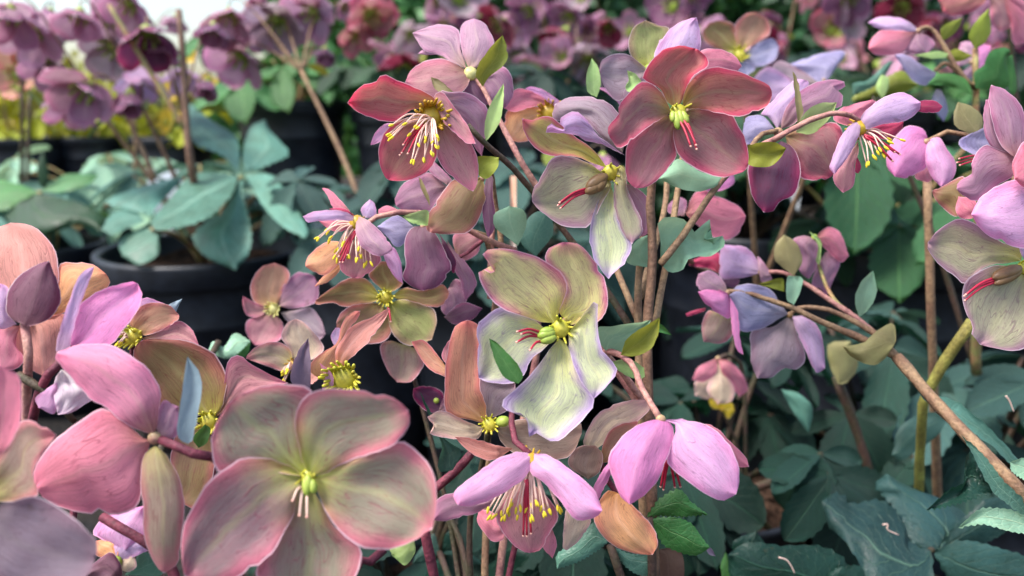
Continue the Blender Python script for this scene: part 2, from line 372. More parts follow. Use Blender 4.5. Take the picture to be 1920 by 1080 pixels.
def flower(pl, label, Z, c, d, petals, g=(0, 0), back=False, centre='yg', cr=3.2, stamens=None, styles=None, sdz=-0.012,
           carpels=None, nect=0, defs=(0, 0, 0, 0), pale=False):
    """c: centre in zoom pixels; petals: (palette, 'outline', {overrides})"""
    cx, cy = Z(*c); ctr = P(cx, cy, d)
    axis = (RT * g[0] - UP * g[1] - FW).normalized()
    if back: axis = -axis
    parts = []; rr = cr * 0.001
    parts.append((*ellip_geo(ctr, axis, rr * 0.55, rr * 0.85, 6, 10), 0))
    if nect:
        x = axis.orthogonal().normalized(); y = axis.cross(x)
        for i in range(nect * 2):
            a = 2 * math.pi * (i + rnd.uniform(-.3, .3)) / (nect * 2); q = x * math.cos(a) + y * math.sin(a); ra = rr * (0.65 + 0.4 * rnd.random())
            parts.append((*tube_geo([ctr + q * rr * 0.7, ctr + q * ra + axis * rr * 0.5, ctr + q * ra * 1.25 + axis * rr * (0.8 + rnd.random() * 0.4)], rr * 0.13, rr * rnd.uniform(.07, .11), 5, 6), 0))
    fl = geo_obj('flower', pl, ctr, parts, (M_CENTRE,), CENT[centre], label)
    for pt in petals:
        pal, out = pt[0], pt[1]; kw = dict(tilt=defs[0], roll=defs[1], bow=defs[2], cup=defs[3], g=g, gc=(cx, cy))
        if len(pt) > 2: kw.update(pt[2])
        off = kw.pop('off', 0.0)
        # bases start on the flower's own plane
        bx, by = Z.pts(out)[0]
        d0 = d + off
        blade('petal', fl, Z, out, d0, col=PAL[pal], **kw)
    def tipw(t, dz): return P(*Z(*t), d + dz)
    if stamens:
        more = [(a + rnd.uniform(-16, 16), b_ + rnd.uniform(-22, 10)) for (a, b_) in stamens if rnd.random() < .75]
        for k, t in enumerate(list(stamens) + more):
            e = tipw(t, sdz + (rnd.random() - 0.5) * 0.006); q = rnd.random() * 0.002
            st0 = ctr + axis * rr * 0.4 + (e - ctr).normalized() * rr * 0.3
            m = st0.lerp(e, 0.55) + UP * (0.0012 + q) + RT * (rnd.random() - 0.5) * 0.002
            tv = (e - m).normalized()
            geo_obj('stamen', fl, st0, [(*tube_geo([st0, m, e], 0.00042, 0.00032, 7, 5), 0), (*ellip_geo(e + tv * 0.0008, tv + RT * (rnd.random() - 0.5) * 0.9, rnd.uniform(.0013, .0018), 0.00062, 5, 6), 1)],
                    (M_FIL, M_ANTH), CENT['yg'])
    if carpels:
        for (a, b, w) in carpels:
            A, B = tipw(a, -rr), tipw(b, sdz * 0.5)
            geo_obj('carpel', fl, A, [(*ellip_geo((A + B) / 2, B - A, (B - A).length * 0.55, w * 0.001, 8, 10), 0)], (M_CENTRE,), CENT['brown' if centre == 'yg' and Z in (Z3, Z8) else 'green'])
    if styles:
        for (a, b) in styles:
            A, B = tipw(a, sdz * 0.4), tipw(b, sdz)
            m = A.lerp(B, 0.5) + UP * 0.0012
            geo_obj('style', fl, A, [(*tube_geo([A, m, B], 0.00045 if pale else 0.0007, 0.00035 if pale else 0.00042, 7, 6), 0), (*ellip_geo(B, B - A, 0.0006, 0.00055, 4, 6), 1)], (M_FIL if pale else M_FILR, M_STIG), CENT['yg'])
    return fl
def bract(pl, Z, col, d, pts, tilt=0.0, roll=0.25, bow=0.04, cup=-0.25, teeth=0.0, name='bract', **k):
    return blade(name, pl, Z, pts, d, tilt=tilt, roll=roll, bow=bow, cup=cup, col=LEAFC[col], mat=M_BRACT, teeth=teeth, n=16, K=8, **k)
def leaflet(par, Z, col, d, pts, tilt=0.0, roll=0.15, bow=0.05, cup=0.18, teeth=0.035, n=26, **k):
    return blade('leaflet', par, Z, pts, d, tilt=tilt, roll=roll, bow=bow, cup=cup, col=LEAFC[col], mat=M_LEAF, teeth=teeth, n=n, K=8, rip=0.02, **k)

# ------------------------------------------------------------------ the setting
def sheet(name, x0, x1, y0, y1, z, mat, cols, n=1):
    V = [(x0, y0, z), (x1, y0, z), (x1, y1, z), (x0, y1, z)]
    o = bpy.data.objects.new(name, mesh(name, V, [(0, 1, 2, 3)], None, (mat,), None, False)); link(o, None, (0, 0, 0)); tones(o, *cols); o["kind"] = "structure"; return o
sheet("ground", -60, 60, -20, 120, 0.0, M_SOIL, ((30, 30, 32), (34, 33, 34), (48, 44, 40)))

# ------------------------------------------------------------------ pots
def lathe(prof, k=40):
    V, F = [], []
    for (r, z) in prof:
        for j in range(k):
            a = 2 * math.pi * j / k; V.append(Vector((r * math.cos(a), r * math.sin(a), z)))
    for i in range(len(prof) - 1):
        for j in range(k): F.append((i * k + j, i * k + (j + 1) % k, (i + 1) * k + (j + 1) % k, (i + 1) * k + j))
    return V, F
def pot(x, y, z, r, h, label, col=((12, 17, 27), (13, 18, 28), (34, 38, 46))):
    rb = r * 0.80
    prof = [(0.001, 0.0), (rb, 0.0), (r * 0.862, h * 0.30), (r * 0.875, h * 0.31), (r * 0.875, h * 0.33), (r * 0.87, h * 0.34), (r * 0.93, h * 0.66), (r * 0.945, h * 0.67), (r * 0.945, h * 0.69), (r * 0.938, h * 0.70), (r * 0.97, h * 0.86), (r * 0.975, h * 0.87), (r * 1.03, h * 0.875), (r * 1.045, h * 0.89), (r * 1.05, h * 0.985), (r * 1.045, h),
            (r * 0.985, h), (r * 0.97, h * 0.985), (r * 0.93, h * 0.7), (0.001, h * 0.7)]
    V, F = lathe(prof); me = mesh('plant_pot', V, F, None, (M_POT,))
    o = bpy.data.objects.new('plant_pot', me); link(o, None, (x, y, z)); tones(o, *col); tag(o, label, 'pot', 'black nursery pots')
    # compost: a lumpy disc just under the rim
    V, F = [Vector((0, 0, 0.006))], []
    for i in range(1, 9):
        for j in range(28):
            a = 2 * math.pi * j / 28; rr = r * 0.955 * i / 8
            V.append(Vector((rr * math.cos(a), rr * math.sin(a), (0.012 * mnoise.noise(Vector((rr * 60 * math.cos(a), rr * 60 * math.sin(a), x * 9))) if i < 8 else -0.004))))
    for j in range(28): F.append((0, 1 + j, 1 + (j + 1) % 28))
    for i in range(7):
        for j in range(28): F.append((1 + i * 28 + j, 1 + (i + 1) * 28 + j, 1 + (i + 1) * 28 + (j + 1) % 28, 1 + i * 28 + (j + 1) % 28))
    s = bpy.data.objects.new('compost', mesh('compost', V, F, None, (M_SOIL,), None, False)); link(s, o, (x, y, z + h * 0.9)); tones(s, (44, 34, 28), (48, 36, 30), (78, 58, 46))
    return o

# ------------------------------------------------------------------ shared leaf and petal shapes for the plants behind
def tmpl_blade(name, w, a, b, droop, fold, teeth, mat, n=12, K=6, rip=0.02, seed=0):
    V, UV, F = [], [], []
    wf = lambda t: ((t ** a) * ((1 - t) ** b)) / (((a / (a + b)) ** a) * ((b / (a + b)) ** b))
    for i in range(n + 1):
        t = i / n; t = 1 - (1 - t) ** 1.25
        ww = w * max(0.012, wf(min(0.999, max(0.002, t))))
        if teeth and 0 < i < n: ww *= 1 + teeth * (1 if i % 2 else -1)
        for j in range(K + 1):
            v = 2 * j / K - 1
            z = -droop * t * t + fold * w * v * v * min(1, t * 3) + rip * mnoise.noise(Vector((t * 3 + seed, v * 2, seed)))* 2
            V.append(Vector((ww * v, t, z))); UV.append(((v + 1) / 2, t))
    for i in range(n):
        for j in range(K):
            q = i * (K + 1) + j; F.append((q, q + 1, q + K + 2, q + K + 1))
    return mesh(name, V, F, UV, (mat,))
T_LEAF = [tmpl_blade('leaflet', 0.20 + 0.02 * k, 0.9, 0.62, 0.16 + 0.07 * k, 0.35, 0.05, M_LEAF, 16, 6, 0.02, k * 7.7) for k in range(4)]
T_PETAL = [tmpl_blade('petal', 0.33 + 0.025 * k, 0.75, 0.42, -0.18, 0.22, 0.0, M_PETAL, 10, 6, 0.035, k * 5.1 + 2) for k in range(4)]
def frame(zax, roll=0.0):
    z = zax.normalized(); x = z.orthogonal().normalized(); y = z.cross(x)
    return Matrix((x, y, z)).transposed().to_4x4() @ Matrix.Rotation(roll, 4, 'Z')
def vary(c, s=14):
    k = rnd.uniform(-s, s); return tuple(min(250, max(8, v + k + rnd.uniform(-s * 0.4, s * 0.4))) for v in c)
def child(name, me, par, org, m3, sc, cols):
    o = bpy.data.objects.new(name, me); link(o, par, org); o.rotation_euler = m3.to_euler(); o.scale = (sc,) * 3 if not hasattr(sc, '__len__') else sc
    tones(o, *cols); return o
def palm_leaf(pl, base, hub, up, size, nl=5, col='teal', aim=None, spread=230, flat=0.0, stemcol='green', sr=0.0022):
    """one hellebore leaf: petiole from base to hub, leaflets fanned round the hub"""
    base, hub = Vector(base), Vector(hub); up = Vector(up).normalized()
    mid = base.lerp(hub, 0.55) + Vector((0, 0, (hub - base).length * 0.14))
    lf = stem(pl, [base, mid, hub], sr * 1.3, sr, stemcol, 'leaf', 10)
    out = Vector(aim) if aim is not None else Vector((hub.x - base.x, hub.y - base.y, 0.001))
    out = (out - up * out.dot(up)); out = out.normalized() if out.length > 1e-5 else up.orthogonal().normalized()
    side = out.cross(up)
    lc = LEAFC[col]; dc = rnd.uniform(-8, 8); lc = tuple(tuple(max(5, q + dc) for q in c) for c in lc)
    for k in range(nl):
        a = R(spread) * ((k / (nl - 1)) - 0.5) if nl > 1 else 0
        a += R(rnd.uniform(-7, 7)); dr = R(rnd.uniform(-28, 4)) + flat
        y = (out * math.cos(a) + side * math.sin(a)); y = (y * math.cos(dr) + up * math.sin(dr)).normalized()
        x = y.cross(up).normalized(); z = x.cross(y)
        m = Matrix((x, y, z)).transposed().to_4x4() @ Matrix.Rotation(R(rnd.uniform(-22, 22)), 4, 'Y')
        s = size * (1 - 0.32 * abs(2 * k / max(1, nl - 1) - 1)) * rnd.uniform(0.88, 1.1)
        child('leaflet', rnd.choice(T_LEAF), lf, hub, m, (s * rnd.uniform(0.95, 1.25), s, s), lc)
    return lf
def bg_flower(pl, ctr, axis, size, pal, roll=None, openness=0.45, centre='green', stalk_to=None, sc='tan', npet=5, stal=True, label=None):
    ctr = Vector(ctr); axis = Vector(axis).normalized(); rr = size * 0.09
    parts = [(*ellip_geo(ctr + axis * rr * 0.3, axis, rr, rr * 0.9, 5, 8), 0)]
    x = axis.orthogonal().normalized(); y = axis.cross(x)
    for i in range(7):
        a = i * 0.9; q = x * math.cos(a) + y * math.sin(a)
        parts.append((*tube_geo([ctr, ctr + q * rr * 1.1 + axis * rr, ctr + q * rr * 1.5 + axis * rr * 2.2], rr * 0.14, rr * 0.22, 4, 5), 0))
    fl = geo_obj('flower', pl, ctr, parts, (M_CENTRE,), CENT[centre], label)
    f = frame(axis, rnd.uniform(0, 6.28) if roll is None else roll)
    pc = PAL[pal]
    for k in range(npet):
        m = f @ Matrix.Rotation(2 * math.pi * k / npet + R(rnd.uniform(-6, 6)), 4, 'Z') @ Matrix.Rotation(openness + R(rnd.uniform(-10, 12)), 4, 'X') @ Matrix.Rotation(R(rnd.uniform(-14, 14)), 4, 'Y')
        s = size * 0.52 * rnd.uniform(0.92, 1.1)
        child('petal', rnd.choice(T_PETAL), fl, ctr, m, (s * rnd.uniform(0.95, 1.2), s, s), tuple(vary(c) for c in pc))
    if stal and stalk_to is not None:
        e = Vector(stalk_to); b = ctr - axis * size * 0.22
        if b.z < ctr.z + 0.004: b.z = ctr.z + 0.004
        d2 = b.lerp(e, 0.3); d2.z = b.z * 0.86 + e.z * 0.14
        stem(pl, [ctr, b, d2, e], 0.0011, 0.0020, sc, 'flower_stalk', 14)
    return fl
def card(Z0, x, y, d): return P(x, y, d)

def bg_plant(label, x, y, zsoil, flowers=(), nleaf=10, leafcol='teal', lsize=0.10, lr=(0.07, 0.17), lh=(0.05, 0.16), seed=1, stemcol='tan', main=None, avoid=None, extra=None, arc=None, group="potted hellebores", name='hellebore_plant', nl=(5, 6)):
    """flowers: (px, py, depth, size, palette, facing(x,y,z), openness)"""
    global rnd
    keep = rnd; rnd = random.Random(seed)
    base = Vector((x, y, zsoil)); pl = plant(name, label, base, group)
    fw = [(P(f[0], f[1], f[2]), f) for f in flowers]
    tops = []
    if fw:
        k = main or max(1, len(fw) // 3)
        srt = sorted(fw, key=lambda q: q[0].x)
        for i in range(k):
            chunk = srt[i * len(srt) // k:(i + 1) * len(srt) // k]
            if not chunk: continue
            c = sum((q[0] for q in chunk), Vector()) / len(chunk)
            t = base.lerp(c, 0.62) + Vector((rnd.uniform(-.01, .01), 0, 0.0)); t.z = max(zsoil + 0.05, min(q[0].z for q in chunk) - 0.03)
            b0 = base + Vector((rnd.uniform(-.02, .02), rnd.uniform(-.02, .02), 0))
            stem(pl, [b0, b0.lerp(t, 0.5) + Vector((rnd.uniform(-.012, .012), 0, 0)), t], 0.0042, 0.0030, stemcol, 'stem', 12)
            for (w, f) in chunk:
                bg_flower(pl, w, f[5], f[3], f[4], None, f[6] if len(f) > 6 else 0.4, 'green', t, stemcol)
            for q in range(2):
                bp = t + Vector((rnd.uniform(-.02, .02), rnd.uniform(-.02, .02), rnd.uniform(-.004, .012)))
                m = frame(Vector((rnd.uniform(-.6, .6), rnd.uniform(-1, .2), rnd.uniform(.2, 1))), rnd.uniform(0, 6.28))
                child('bract', rnd.choice(T_LEAF), pl, bp, m, 0.045, LEAFC[rnd.choice(['lime', 'olive', 'green'])])
    for i in range(nleaf):
        a = 2 * math.pi * (i + rnd.random() * 0.7) / nleaf if arc is None else R(rnd.uniform(*arc))
        r = rnd.uniform(*lr); h = rnd.uniform(*lh)
        hub = base + Vector((math.cos(a) * r, math.sin(a) * r, h))
        up = Vector((math.cos(a) * 0.35, math.sin(a) * 0.35 - 0.25, 1))
        palm_leaf(pl, base + Vector((math.cos(a) * 0.012, math.sin(a) * 0.012, 0)), hub, up, lsize * rnd.uniform(0.8, 1.15), rnd.choice(nl), leafcol, None, rnd.uniform(210, 290), 0.0, 'dark' if leafcol in ('dark', 'deep', 'slate') else 'green')
    if extra: extra(pl, base)
    rnd = keep
    return pl

# ================================================================== FOREGROUND PLANTS (traced flowers at their own depths)
BK = (0.25, 0, 0.07, 0.14); FR = (-0.16, 0, -0.05, -0.10)
pB = plant('hellebore_plant', 'tall rose-pink hellebore in the centre with thick brown stem and red-edged star flower on top', P(1228, 1400, .362))
pC = plant('hellebore_plant', 'hellebore left of the centre stem with nodding stamen-filled flowers, peach petals and olive star flowers', P(900, 1330, .37))
pA = plant('hellebore_plant', 'nearest hellebore at bottom left with one large open sage and pink flower', P(480, 1600, .272))
pL = plant('hellebore_plant', 'hellebore at left edge with salmon backlit flower and purple bract', P(60, 1420, .33))
pD = plant('hellebore_plant', 'hellebore leaning in from lower right on a long bare stem with drooping greyish lilac flowers', P(2230, 1270, .36))
pE = plant('hellebore_plant', 'hellebore at right edge with grey-green flower showing dark seed pods below pink petals', P(2050, 1290, .36))

# ---- D: the red-edged star on top of the centre stem
flower(pB, 'dusky rose star flower with red rims facing the camera', Z4, (545, 605), .325, [
 ('roseD', "530,575 480,545 430,460 338,412 350,350 400,280 470,225 560,208 650,225 710,270 724,330 650,380 600,450 565,545", dict(tilt=-.05, cup=-.2, lift=.001)),
 ('rose', "575,580 570,540 590,460 640,390 720,340 800,335 900,360 1000,400 1070,430 1104,480 1090,550 1020,600 920,628 820,618 720,592 640,588", dict(tilt=-.2, cup=-.2, lift=.004, roll=.15)),
 ('rosem', "570,620 620,585 740,590 850,600 900,670 945,760 963,850 955,940 890,975 800,992 690,962 600,912 540,852 515,750 530,680", dict(tilt=-.1, cup=-.15, lift=.0)),
 ('rosem', "525,645 500,620 430,640 350,700 260,760 235,830 230,930 245,1010 290,1058 350,1052 430,1002 490,932 536,864 518,750 522,690", dict(tilt=.05, cup=-.1)),
 ('rosem', "500,610 487,560 440,480 370,425 320,425 250,490 195,560 188,620 140,670 126,710 140,760 188,814 250,792 340,712 440,645", dict(tilt=-.22, cup=-.25, lift=.003, roll=-.1)),
], g=(0.05, .15), centre='yg', cr=4.6, nect=3, carpels=[((528, 605), (545, 705), 1.7), ((568, 600), (602, 672), 1.6), ((548, 595), (572, 680), 1.6), ((512, 600), (512, 660), 1.4)],
 styles=[((545, 640), (620, 808)), ((560, 630), (652, 800)), ((590, 650), (655, 825))], defs=FR)
# ---- E and G: flowers behind the star
flower(pB, 'lilac and pink flower peeking out behind the top star flower', Z4, (590, 320), .365, [
 ('lilac', "590,330 480,300 400,280 440,180 520,90 600,52 655,40 678,140 676,230 640,300", dict(tilt=.1)),
 ('coral', "600,330 690,235 800,232 880,268 926,330 890,358 780,350 700,360", dict(tilt=.1)),
 ('lilac', "570,330 440,330 410,290 430,180 450,170 480,240"),
], back=True, centre='knob', defs=BK)
flower(pB, 'sage and grey-mauve flower half hidden left of the top star flower', Z4, (375, 345), .385, [
 ('greeny', "380,340 300,320 262,270 248,190 280,100 350,55 430,88 492,105 470,200 430,290", dict(tilt=-.1)),
 ('greym', "370,350 340,330 250,262 160,258 88,300 74,370 110,460 180,535 250,510 320,430", dict(tilt=-.1)),
 ('greym', "370,360 420,380 400,480 330,560 240,560 220,480 300,420"),
 ('pinkl', "240,600 130,500 58,455 120,465 200,540 260,580", dict(tilt=.1)),
], defs=FR, centre='green')
bract(pB, Z4, 'lime', .37, "330,425 290,375 240,355 250,420 230,450 255,485", tilt=.1)
bract(pB, Z4, 'lime', .378, "60,515 5,480 0,380 30,283 70,340 84,440", tilt=.1)
# ---- I: crumpled sage flower with dark seed pods
flower(pB, 'crumpled sage and mauve flower with brown seed pods and a yellow-green centre', Z3, (525, 465), .345, [
 ('greym', "590,360 520,310 460,260 380,180 250,190 215,165 228,100 300,65 400,60 490,80 560,140 590,200 600,290", dict(tilt=.28, off=.004, bow=.1, cup=.2)),
 ('creamr', "508,440 440,350 350,280 250,200 190,165 100,185 53,175 60,240 110,320 170,365 240,380 330,378 420,412", dict(tilt=-.12, cup=-.3, lift=.001)),
 ('sage', "492,475 430,425 340,385 260,372 210,390 170,460 115,550 108,620 140,662 180,690 230,732 300,757 390,760 430,720 485,620 530,530", dict(tilt=-.18, cup=-.18, lift=.002, rip=.03)),
 ('lilac', "602,372 540,345 470,315 400,296 330,262 250,255 180,252 200,200 245,225 290,236 250,185 330,137 400,185 450,260 520,312", dict(tilt=-.2, lift=.0075, off=-.001, rip=.05, cup=-.2)),
 ('creaml', "522,520 470,600 430,700 412,800 430,910 480,990 515,1032 560,982 610,942 640,850 600,780 565,700 548,600", dict(tilt=-.2, cup=-.2, lift=.003)),
 ('mauve', "605,520 680,556 730,620 744,700 720,792 688,802 690,710 640,620", dict(tilt=.05, off=.002)),
 ('sage', "572,425 545,530 545,640 570,740 600,800 640,847 692,790 692,720 652,640 612,540 606,440", dict(tilt=-.15, lift=.005, cup=.25, rip=.04)),
 ('mauvd', "575,960 590,850 640,830 628,900", dict(off=.006)),
], g=(.05, .1), centre='yg', cr=4.6, nect=3, carpels=[((505, 480), (400, 545), 3.0), ((500, 510), (395, 570), 2.8), ((490, 500), (450, 560), 2.6)],
 styles=[((400, 550), (255, 625)), ((395, 570), (260, 655)), ((400, 560), (245, 640))], defs=FR, sdz=-.014)
# ---- A: the open cup at upper left, with stamens
flower(pB, 'open rose cup flower facing left with golden nectaries and long pale stamens', Z1, (640, 720), .338, [
 ('mauve', "720,640 700,540 760,548 880,553 980,610 1026,690 1005,860 985,988 900,870 800,720", dict(tilt=.1, off=.006, cup=.2)),
 ('pinkl', "420,760 330,765 260,830 234,908 290,890 380,850", dict(off=.012)),
 ('roseD', "630,690 700,640 660,588 560,533 430,473 340,433 300,438 262,482 170,508 75,622 130,672 200,707 300,742 380,754 440,725 490,680 560,662", dict(tilt=-.2, cup=-.28, lift=.002)),
 ('rose', "610,740 540,730 440,732 370,770 310,850 286,950 300,1060 345,1140 448,1150 568,1120 640,1065 678,1000 690,900 670,790", dict(tilt=-.1, cup=-.15)),
 ('blush', "690,760 760,770 850,840 905,885 945,960 962,1080 950,1180 926,1220 870,1192 760,1102 690,1012 676,900 680,820", dict(tilt=-.05, lift=.002)),
 ('blush', "690,700 655,600 680,552 730,556 790,640 860,730 912,820 942,897 880,892 800,822 740,770", dict(tilt=-.28, lift=.005, roll=-.4)),
], g=(.25, .12), centre='gold', cr=7.0, nect=12, stamens=[(375, 770), (360, 830), (370, 860), (512, 1008), (597, 1003), (655, 965), (690, 915), (555, 787), (605, 872), (500, 830), (650, 880), (470, 760), (690, 860), (560, 900)],
 styles=[((585, 770), (445, 960)), ((590, 780), (432, 975)), ((575, 765), (455, 905)), ((590, 790), (485, 965))], defs=FR, sdz=-.02)
# ---- B: back view at the top
flower(pB, 'dusty pink flower seen from behind with a green bract on its stalk', Z1, (908, 425), .375, [
 ('lilacp', "885,400 800,345 700,300 600,300 552,290 590,262 700,262 790,320", dict(off=.003)),
 ('lilacp', "885,395 842,270 832,150 790,106 690,94 580,125 517,150 550,205 600,272 700,300 800,355"),
 ('lilacp', "893,385 845,260 838,130 870,75 930,53 1000,83 1042,150 1067,210 1040,290 960,380", dict(lift=.001)),
 ('blush', "895,415 800,350 700,323 600,340 510,400 467,480 520,560 640,600 760,590 860,545 900,470", dict(lift=.003, tilt=.1)),
 ('mauve', "930,430 1040,430 1120,375 1180,430 1197,560 1150,650 1060,660 1000,560", dict(tilt=.1)),
 ('mauvd', "910,450 880,480 868,560 930,640 1000,650 1035,610 980,520", dict(tilt=.2)),
], g=(.1, -.12), back=True, centre='pale', cr=4.5, defs=BK)
bract(pB, Z1, 'olive', .362, "992,515 943,440 970,350 1050,240 1125,163 1162,290 1130,370 1030,450", tilt=-.15)
bract(pB, Z1, 'khaki', .352, "795,550 700,470 640,448 668,530 740,565", tilt=.1)
bract(pB, Z1, 'lime', .347, "1012,882 1000,800 1030,660 1130,490 1131,620 1102,760 1040,850", tilt=.1)
bract(pB, Z1, 'olive', .345, "1100,990 1040,982 950,985 940,1020 958,1110 1020,1135 1090,1060")
# ---- C behind A
flower(pB, 'coral flower with yellow throat tucked behind the centre flowers', Z0, (1030, 212), .41, [
 ('coral', "1035,200 1000,200 965,210 945,203 963,170 985,167 1015,180 1042,196", dict(tilt=-.3)),
 ('orange', "1035,205 1000,200 955,205 945,240 958,266 990,264 1010,240", dict(tilt=-.2)),
 ('pinkl', "1040,200 1010,178 985,166 1000,162 1030,175 1060,200", dict(tilt=-.3, lift=.004)),
], centre='gold', cr=6, nect=8, defs=FR)
# ---- V: lavender back view to the right of the star
flower(pB, 'lavender and wine flower seen from behind right of the star flower', Z5, (320, 460), .372, [
 ('purple', "340,520 420,560 465,660 470,770 430,880 330,930 290,990 222,1002 150,900 125,800 115,690 200,620", dict(tilt=-.1, lift=.002)),
 ('rosem', "370,490 430,450 560,440 680,390 755,450 740,600 702,742 640,782 540,782 470,767 440,650 390,560", dict(tilt=.05)),
 ('lilac', "315,440 250,350 200,340 300,230 430,108 500,108 530,130 480,220 420,300 360,380"),
 ('mauve', "335,440 370,300 470,180 560,130 680,103 765,118 772,150 710,192 757,200 740,290 650,300 500,340 420,410", dict(lift=.003)),
 ('lav', "300,440 210,348 110,358 90,400 80,470 105,545 170,510 250,460", dict(lift=.001)),
], g=(-.1, -.05), back=True, centre='knob', cr=3, defs=BK)
bract(pB, Z5, 'khaki', .362, "452,410 435,250 418,48 450,100 480,250 488,330", tilt=.05)
bract(pB, Z5, 'lime', .36, "440,462 470,380 520,310 600,265 717,258 680,350 560,467")
bract(pB, Z5, 'olive', .352, "118,550 200,530 300,530 376,570 330,640 260,692 118,677", tilt=-.1)
# ---- X: nodding lilac flower with stamens
flower(pB, 'nodding lilac flower with crimson inside and a fringe of stamens', Z5, (872, 430), .352, [
 ('coral', "860,420 760,410 690,370 740,300 850,265 960,240 980,280", dict(off=.014, tilt=.2)),
 ('crim', "900,450 1000,410 1168,388 1155,440 1080,505 1000,500", dict(tilt=.1, off=.006)),
 ('blush', "860,520 820,580 740,680 693,750 710,820 760,870 822,832 842,750 836,680 864,600", dict(tilt=.05, off=.003)),
 ('crim', "850,620 882,690 862,740 838,720", dict(off=.008)),
 ('crim', "1180,290 1280,248 1380,248 1432,290 1390,327 1270,322", dict(off=-.004)),
 ('lilac', "868,410 890,340 980,260 1080,205 1180,193 1283,258 1272,320 1170,387 1040,402 920,442", dict(tilt=-.1, cup=.35, lift=.003)),
 ('lilac', "868,380 800,420 740,500 690,620 666,700 700,744 775,650 835,550 875,450", dict(tilt=-.2, cup=.3, lift=.004)),
], back=True, centre='gold', cr=4.5, nect=7, stamens=[(930, 660), (965, 618), (1035, 600), (1012, 568), (1070, 522), (1150, 510), (1045, 560), (990, 590)],
 styles=[((900, 480), (1142, 610)), ((905, 490), (1092, 655)), ((900, 480), (1105, 595))], defs=BK, sdz=-.004)
# ---- J: cream green star
flower(pB, 'cream-green star flower with lilac edges and frayed petal tips', Y4, (748, 452), .315, [
 ('creamp', "775,410 740,370 775,270 740,190 675,130 690,70 760,36 840,48 900,110 950,190 977,290 966,370 930,422 860,405 810,440", dict(tilt=-.08, cup=-.2)),
 ('creamp', "718,425 745,370 782,280 765,200 700,140 600,95 480,66 400,73 372,95 405,140 432,190 365,168 356,210 390,280 460,352 560,392 650,420", dict(tilt=-.2, cup=-.15, lift=.002)),
 ('creaml', "695,480 640,422 560,382 460,350 370,405 343,450 348,560 353,690 400,712 500,720 560,692 610,600 690,530", dict(tilt=-.1, cup=-.18, lift=-.001)),
 ('creaml', "785,470 820,430 870,370 922,316 925,400 930,480 950,560 990,600 1022,660 980,722 906,793 860,742 820,650 790,550", dict(tilt=-.25, cup=-.2, lift=.002, roll=.3)),
 ('creaml', "742,500 690,560 630,640 560,720 468,802 490,852 565,862 590,912 596,975 640,960 690,992 760,982 830,922 880,862 908,793 855,710 815,620 778,530", dict(tilt=-.22, cup=-.2, lift=.004)),
], g=(.0, .1), centre='yg', cr=5.0, nect=5, carpels=[((720, 470), (640, 490), 2.2), ((725, 490), (655, 515), 2.2), ((715, 460), (650, 470), 1.9)],
 styles=[((650, 470), (540, 468)), ((645, 490), (538, 518)), ((655, 515), (602, 556)), ((640, 490), (560, 480))], defs=FR)
bract(pB, Y4, 'green', .300, "545,718 480,690 430,600 403,500 440,520 530,610 568,680", tilt=.1)
bract(pB, Y4, 'mint', .325, "970,565 922,500 925,448 1000,440 1185,412 1130,490 1050,562", tilt=-.05)
bract(pB, Y4, 'olive', .318, "1038,580 1070,500 1140,450 1225,398 1222,470 1182,552 1100,588", tilt=-.1)
bract(pB, Y4, 'lime', .332, "1150,640 1080,600 1000,610 1020,650 1090,690 1150,690")
bract(pB, Y4, 'green', .33, "1180,440 1230,430 1285,485 1225,470")
# ---- M and N: pink nodding flower on the right
flower(pB, 'bright pink nodding flower hanging from a curved pink stalk', Y5, (1335, 195), .303, [
 ('orange', "1110,600 1050,580 1000,640 968,740 1050,862 1180,922 1290,932 1322,870 1292,780 1190,670", dict(off=.016, tilt=.1)),
 ('pink', "1150,400 1060,420 970,560 990,640 1030,560 1080,470", dict(off=.010)),
 ('coral', "1500,215 1620,228 1720,320 1800,400 1817,452 1750,447 1690,340", dict(off=.008)),
 ('pinkl', "1345,195 1420,230 1385,330 1365,420 1420,482 1520,562 1600,612 1680,637 1747,602 1767,520 1752,420 1702,320 1620,238 1480,195", dict(tilt=-.15, cup=.3, lift=.002)),
 ('pink', "1330,190 1230,212 1120,290 1055,380 1056,460 1090,560 1120,622 1166,658 1252,602 1322,522 1355,440 1405,300 1392,215", dict(tilt=-.2, cup=.3, lift=.004)),
], back=True, centre='knob', cr=2.6, stamens=None, styles=[((1375, 420), (1350, 575)), ((1385, 420), (1412, 562)), ((1395, 420), (1442, 560)), ((1370, 420), (1335, 560))], defs=BK, sdz=.010)
flower(pB, 'faded blush flower with papery brown bract behind the pink nodding flower', Y5, (1000, 380), .335, [
 ('pale', "960,370 910,320 970,190 1060,118 1180,88 1262,88 1275,140 1200,205 1090,240 1030,320", dict(tilt=-.1)),
 ('tan', "1000,430 1030,300 1090,230 1210,200 1200,280 1120,330 1060,420", dict(tilt=-.1, lift=.004)),
 ('browng', "940,520 830,440 880,345 980,335 1020,390 1000,480", dict(lift=.002)),
], centre='green', cr=2, defs=FR)
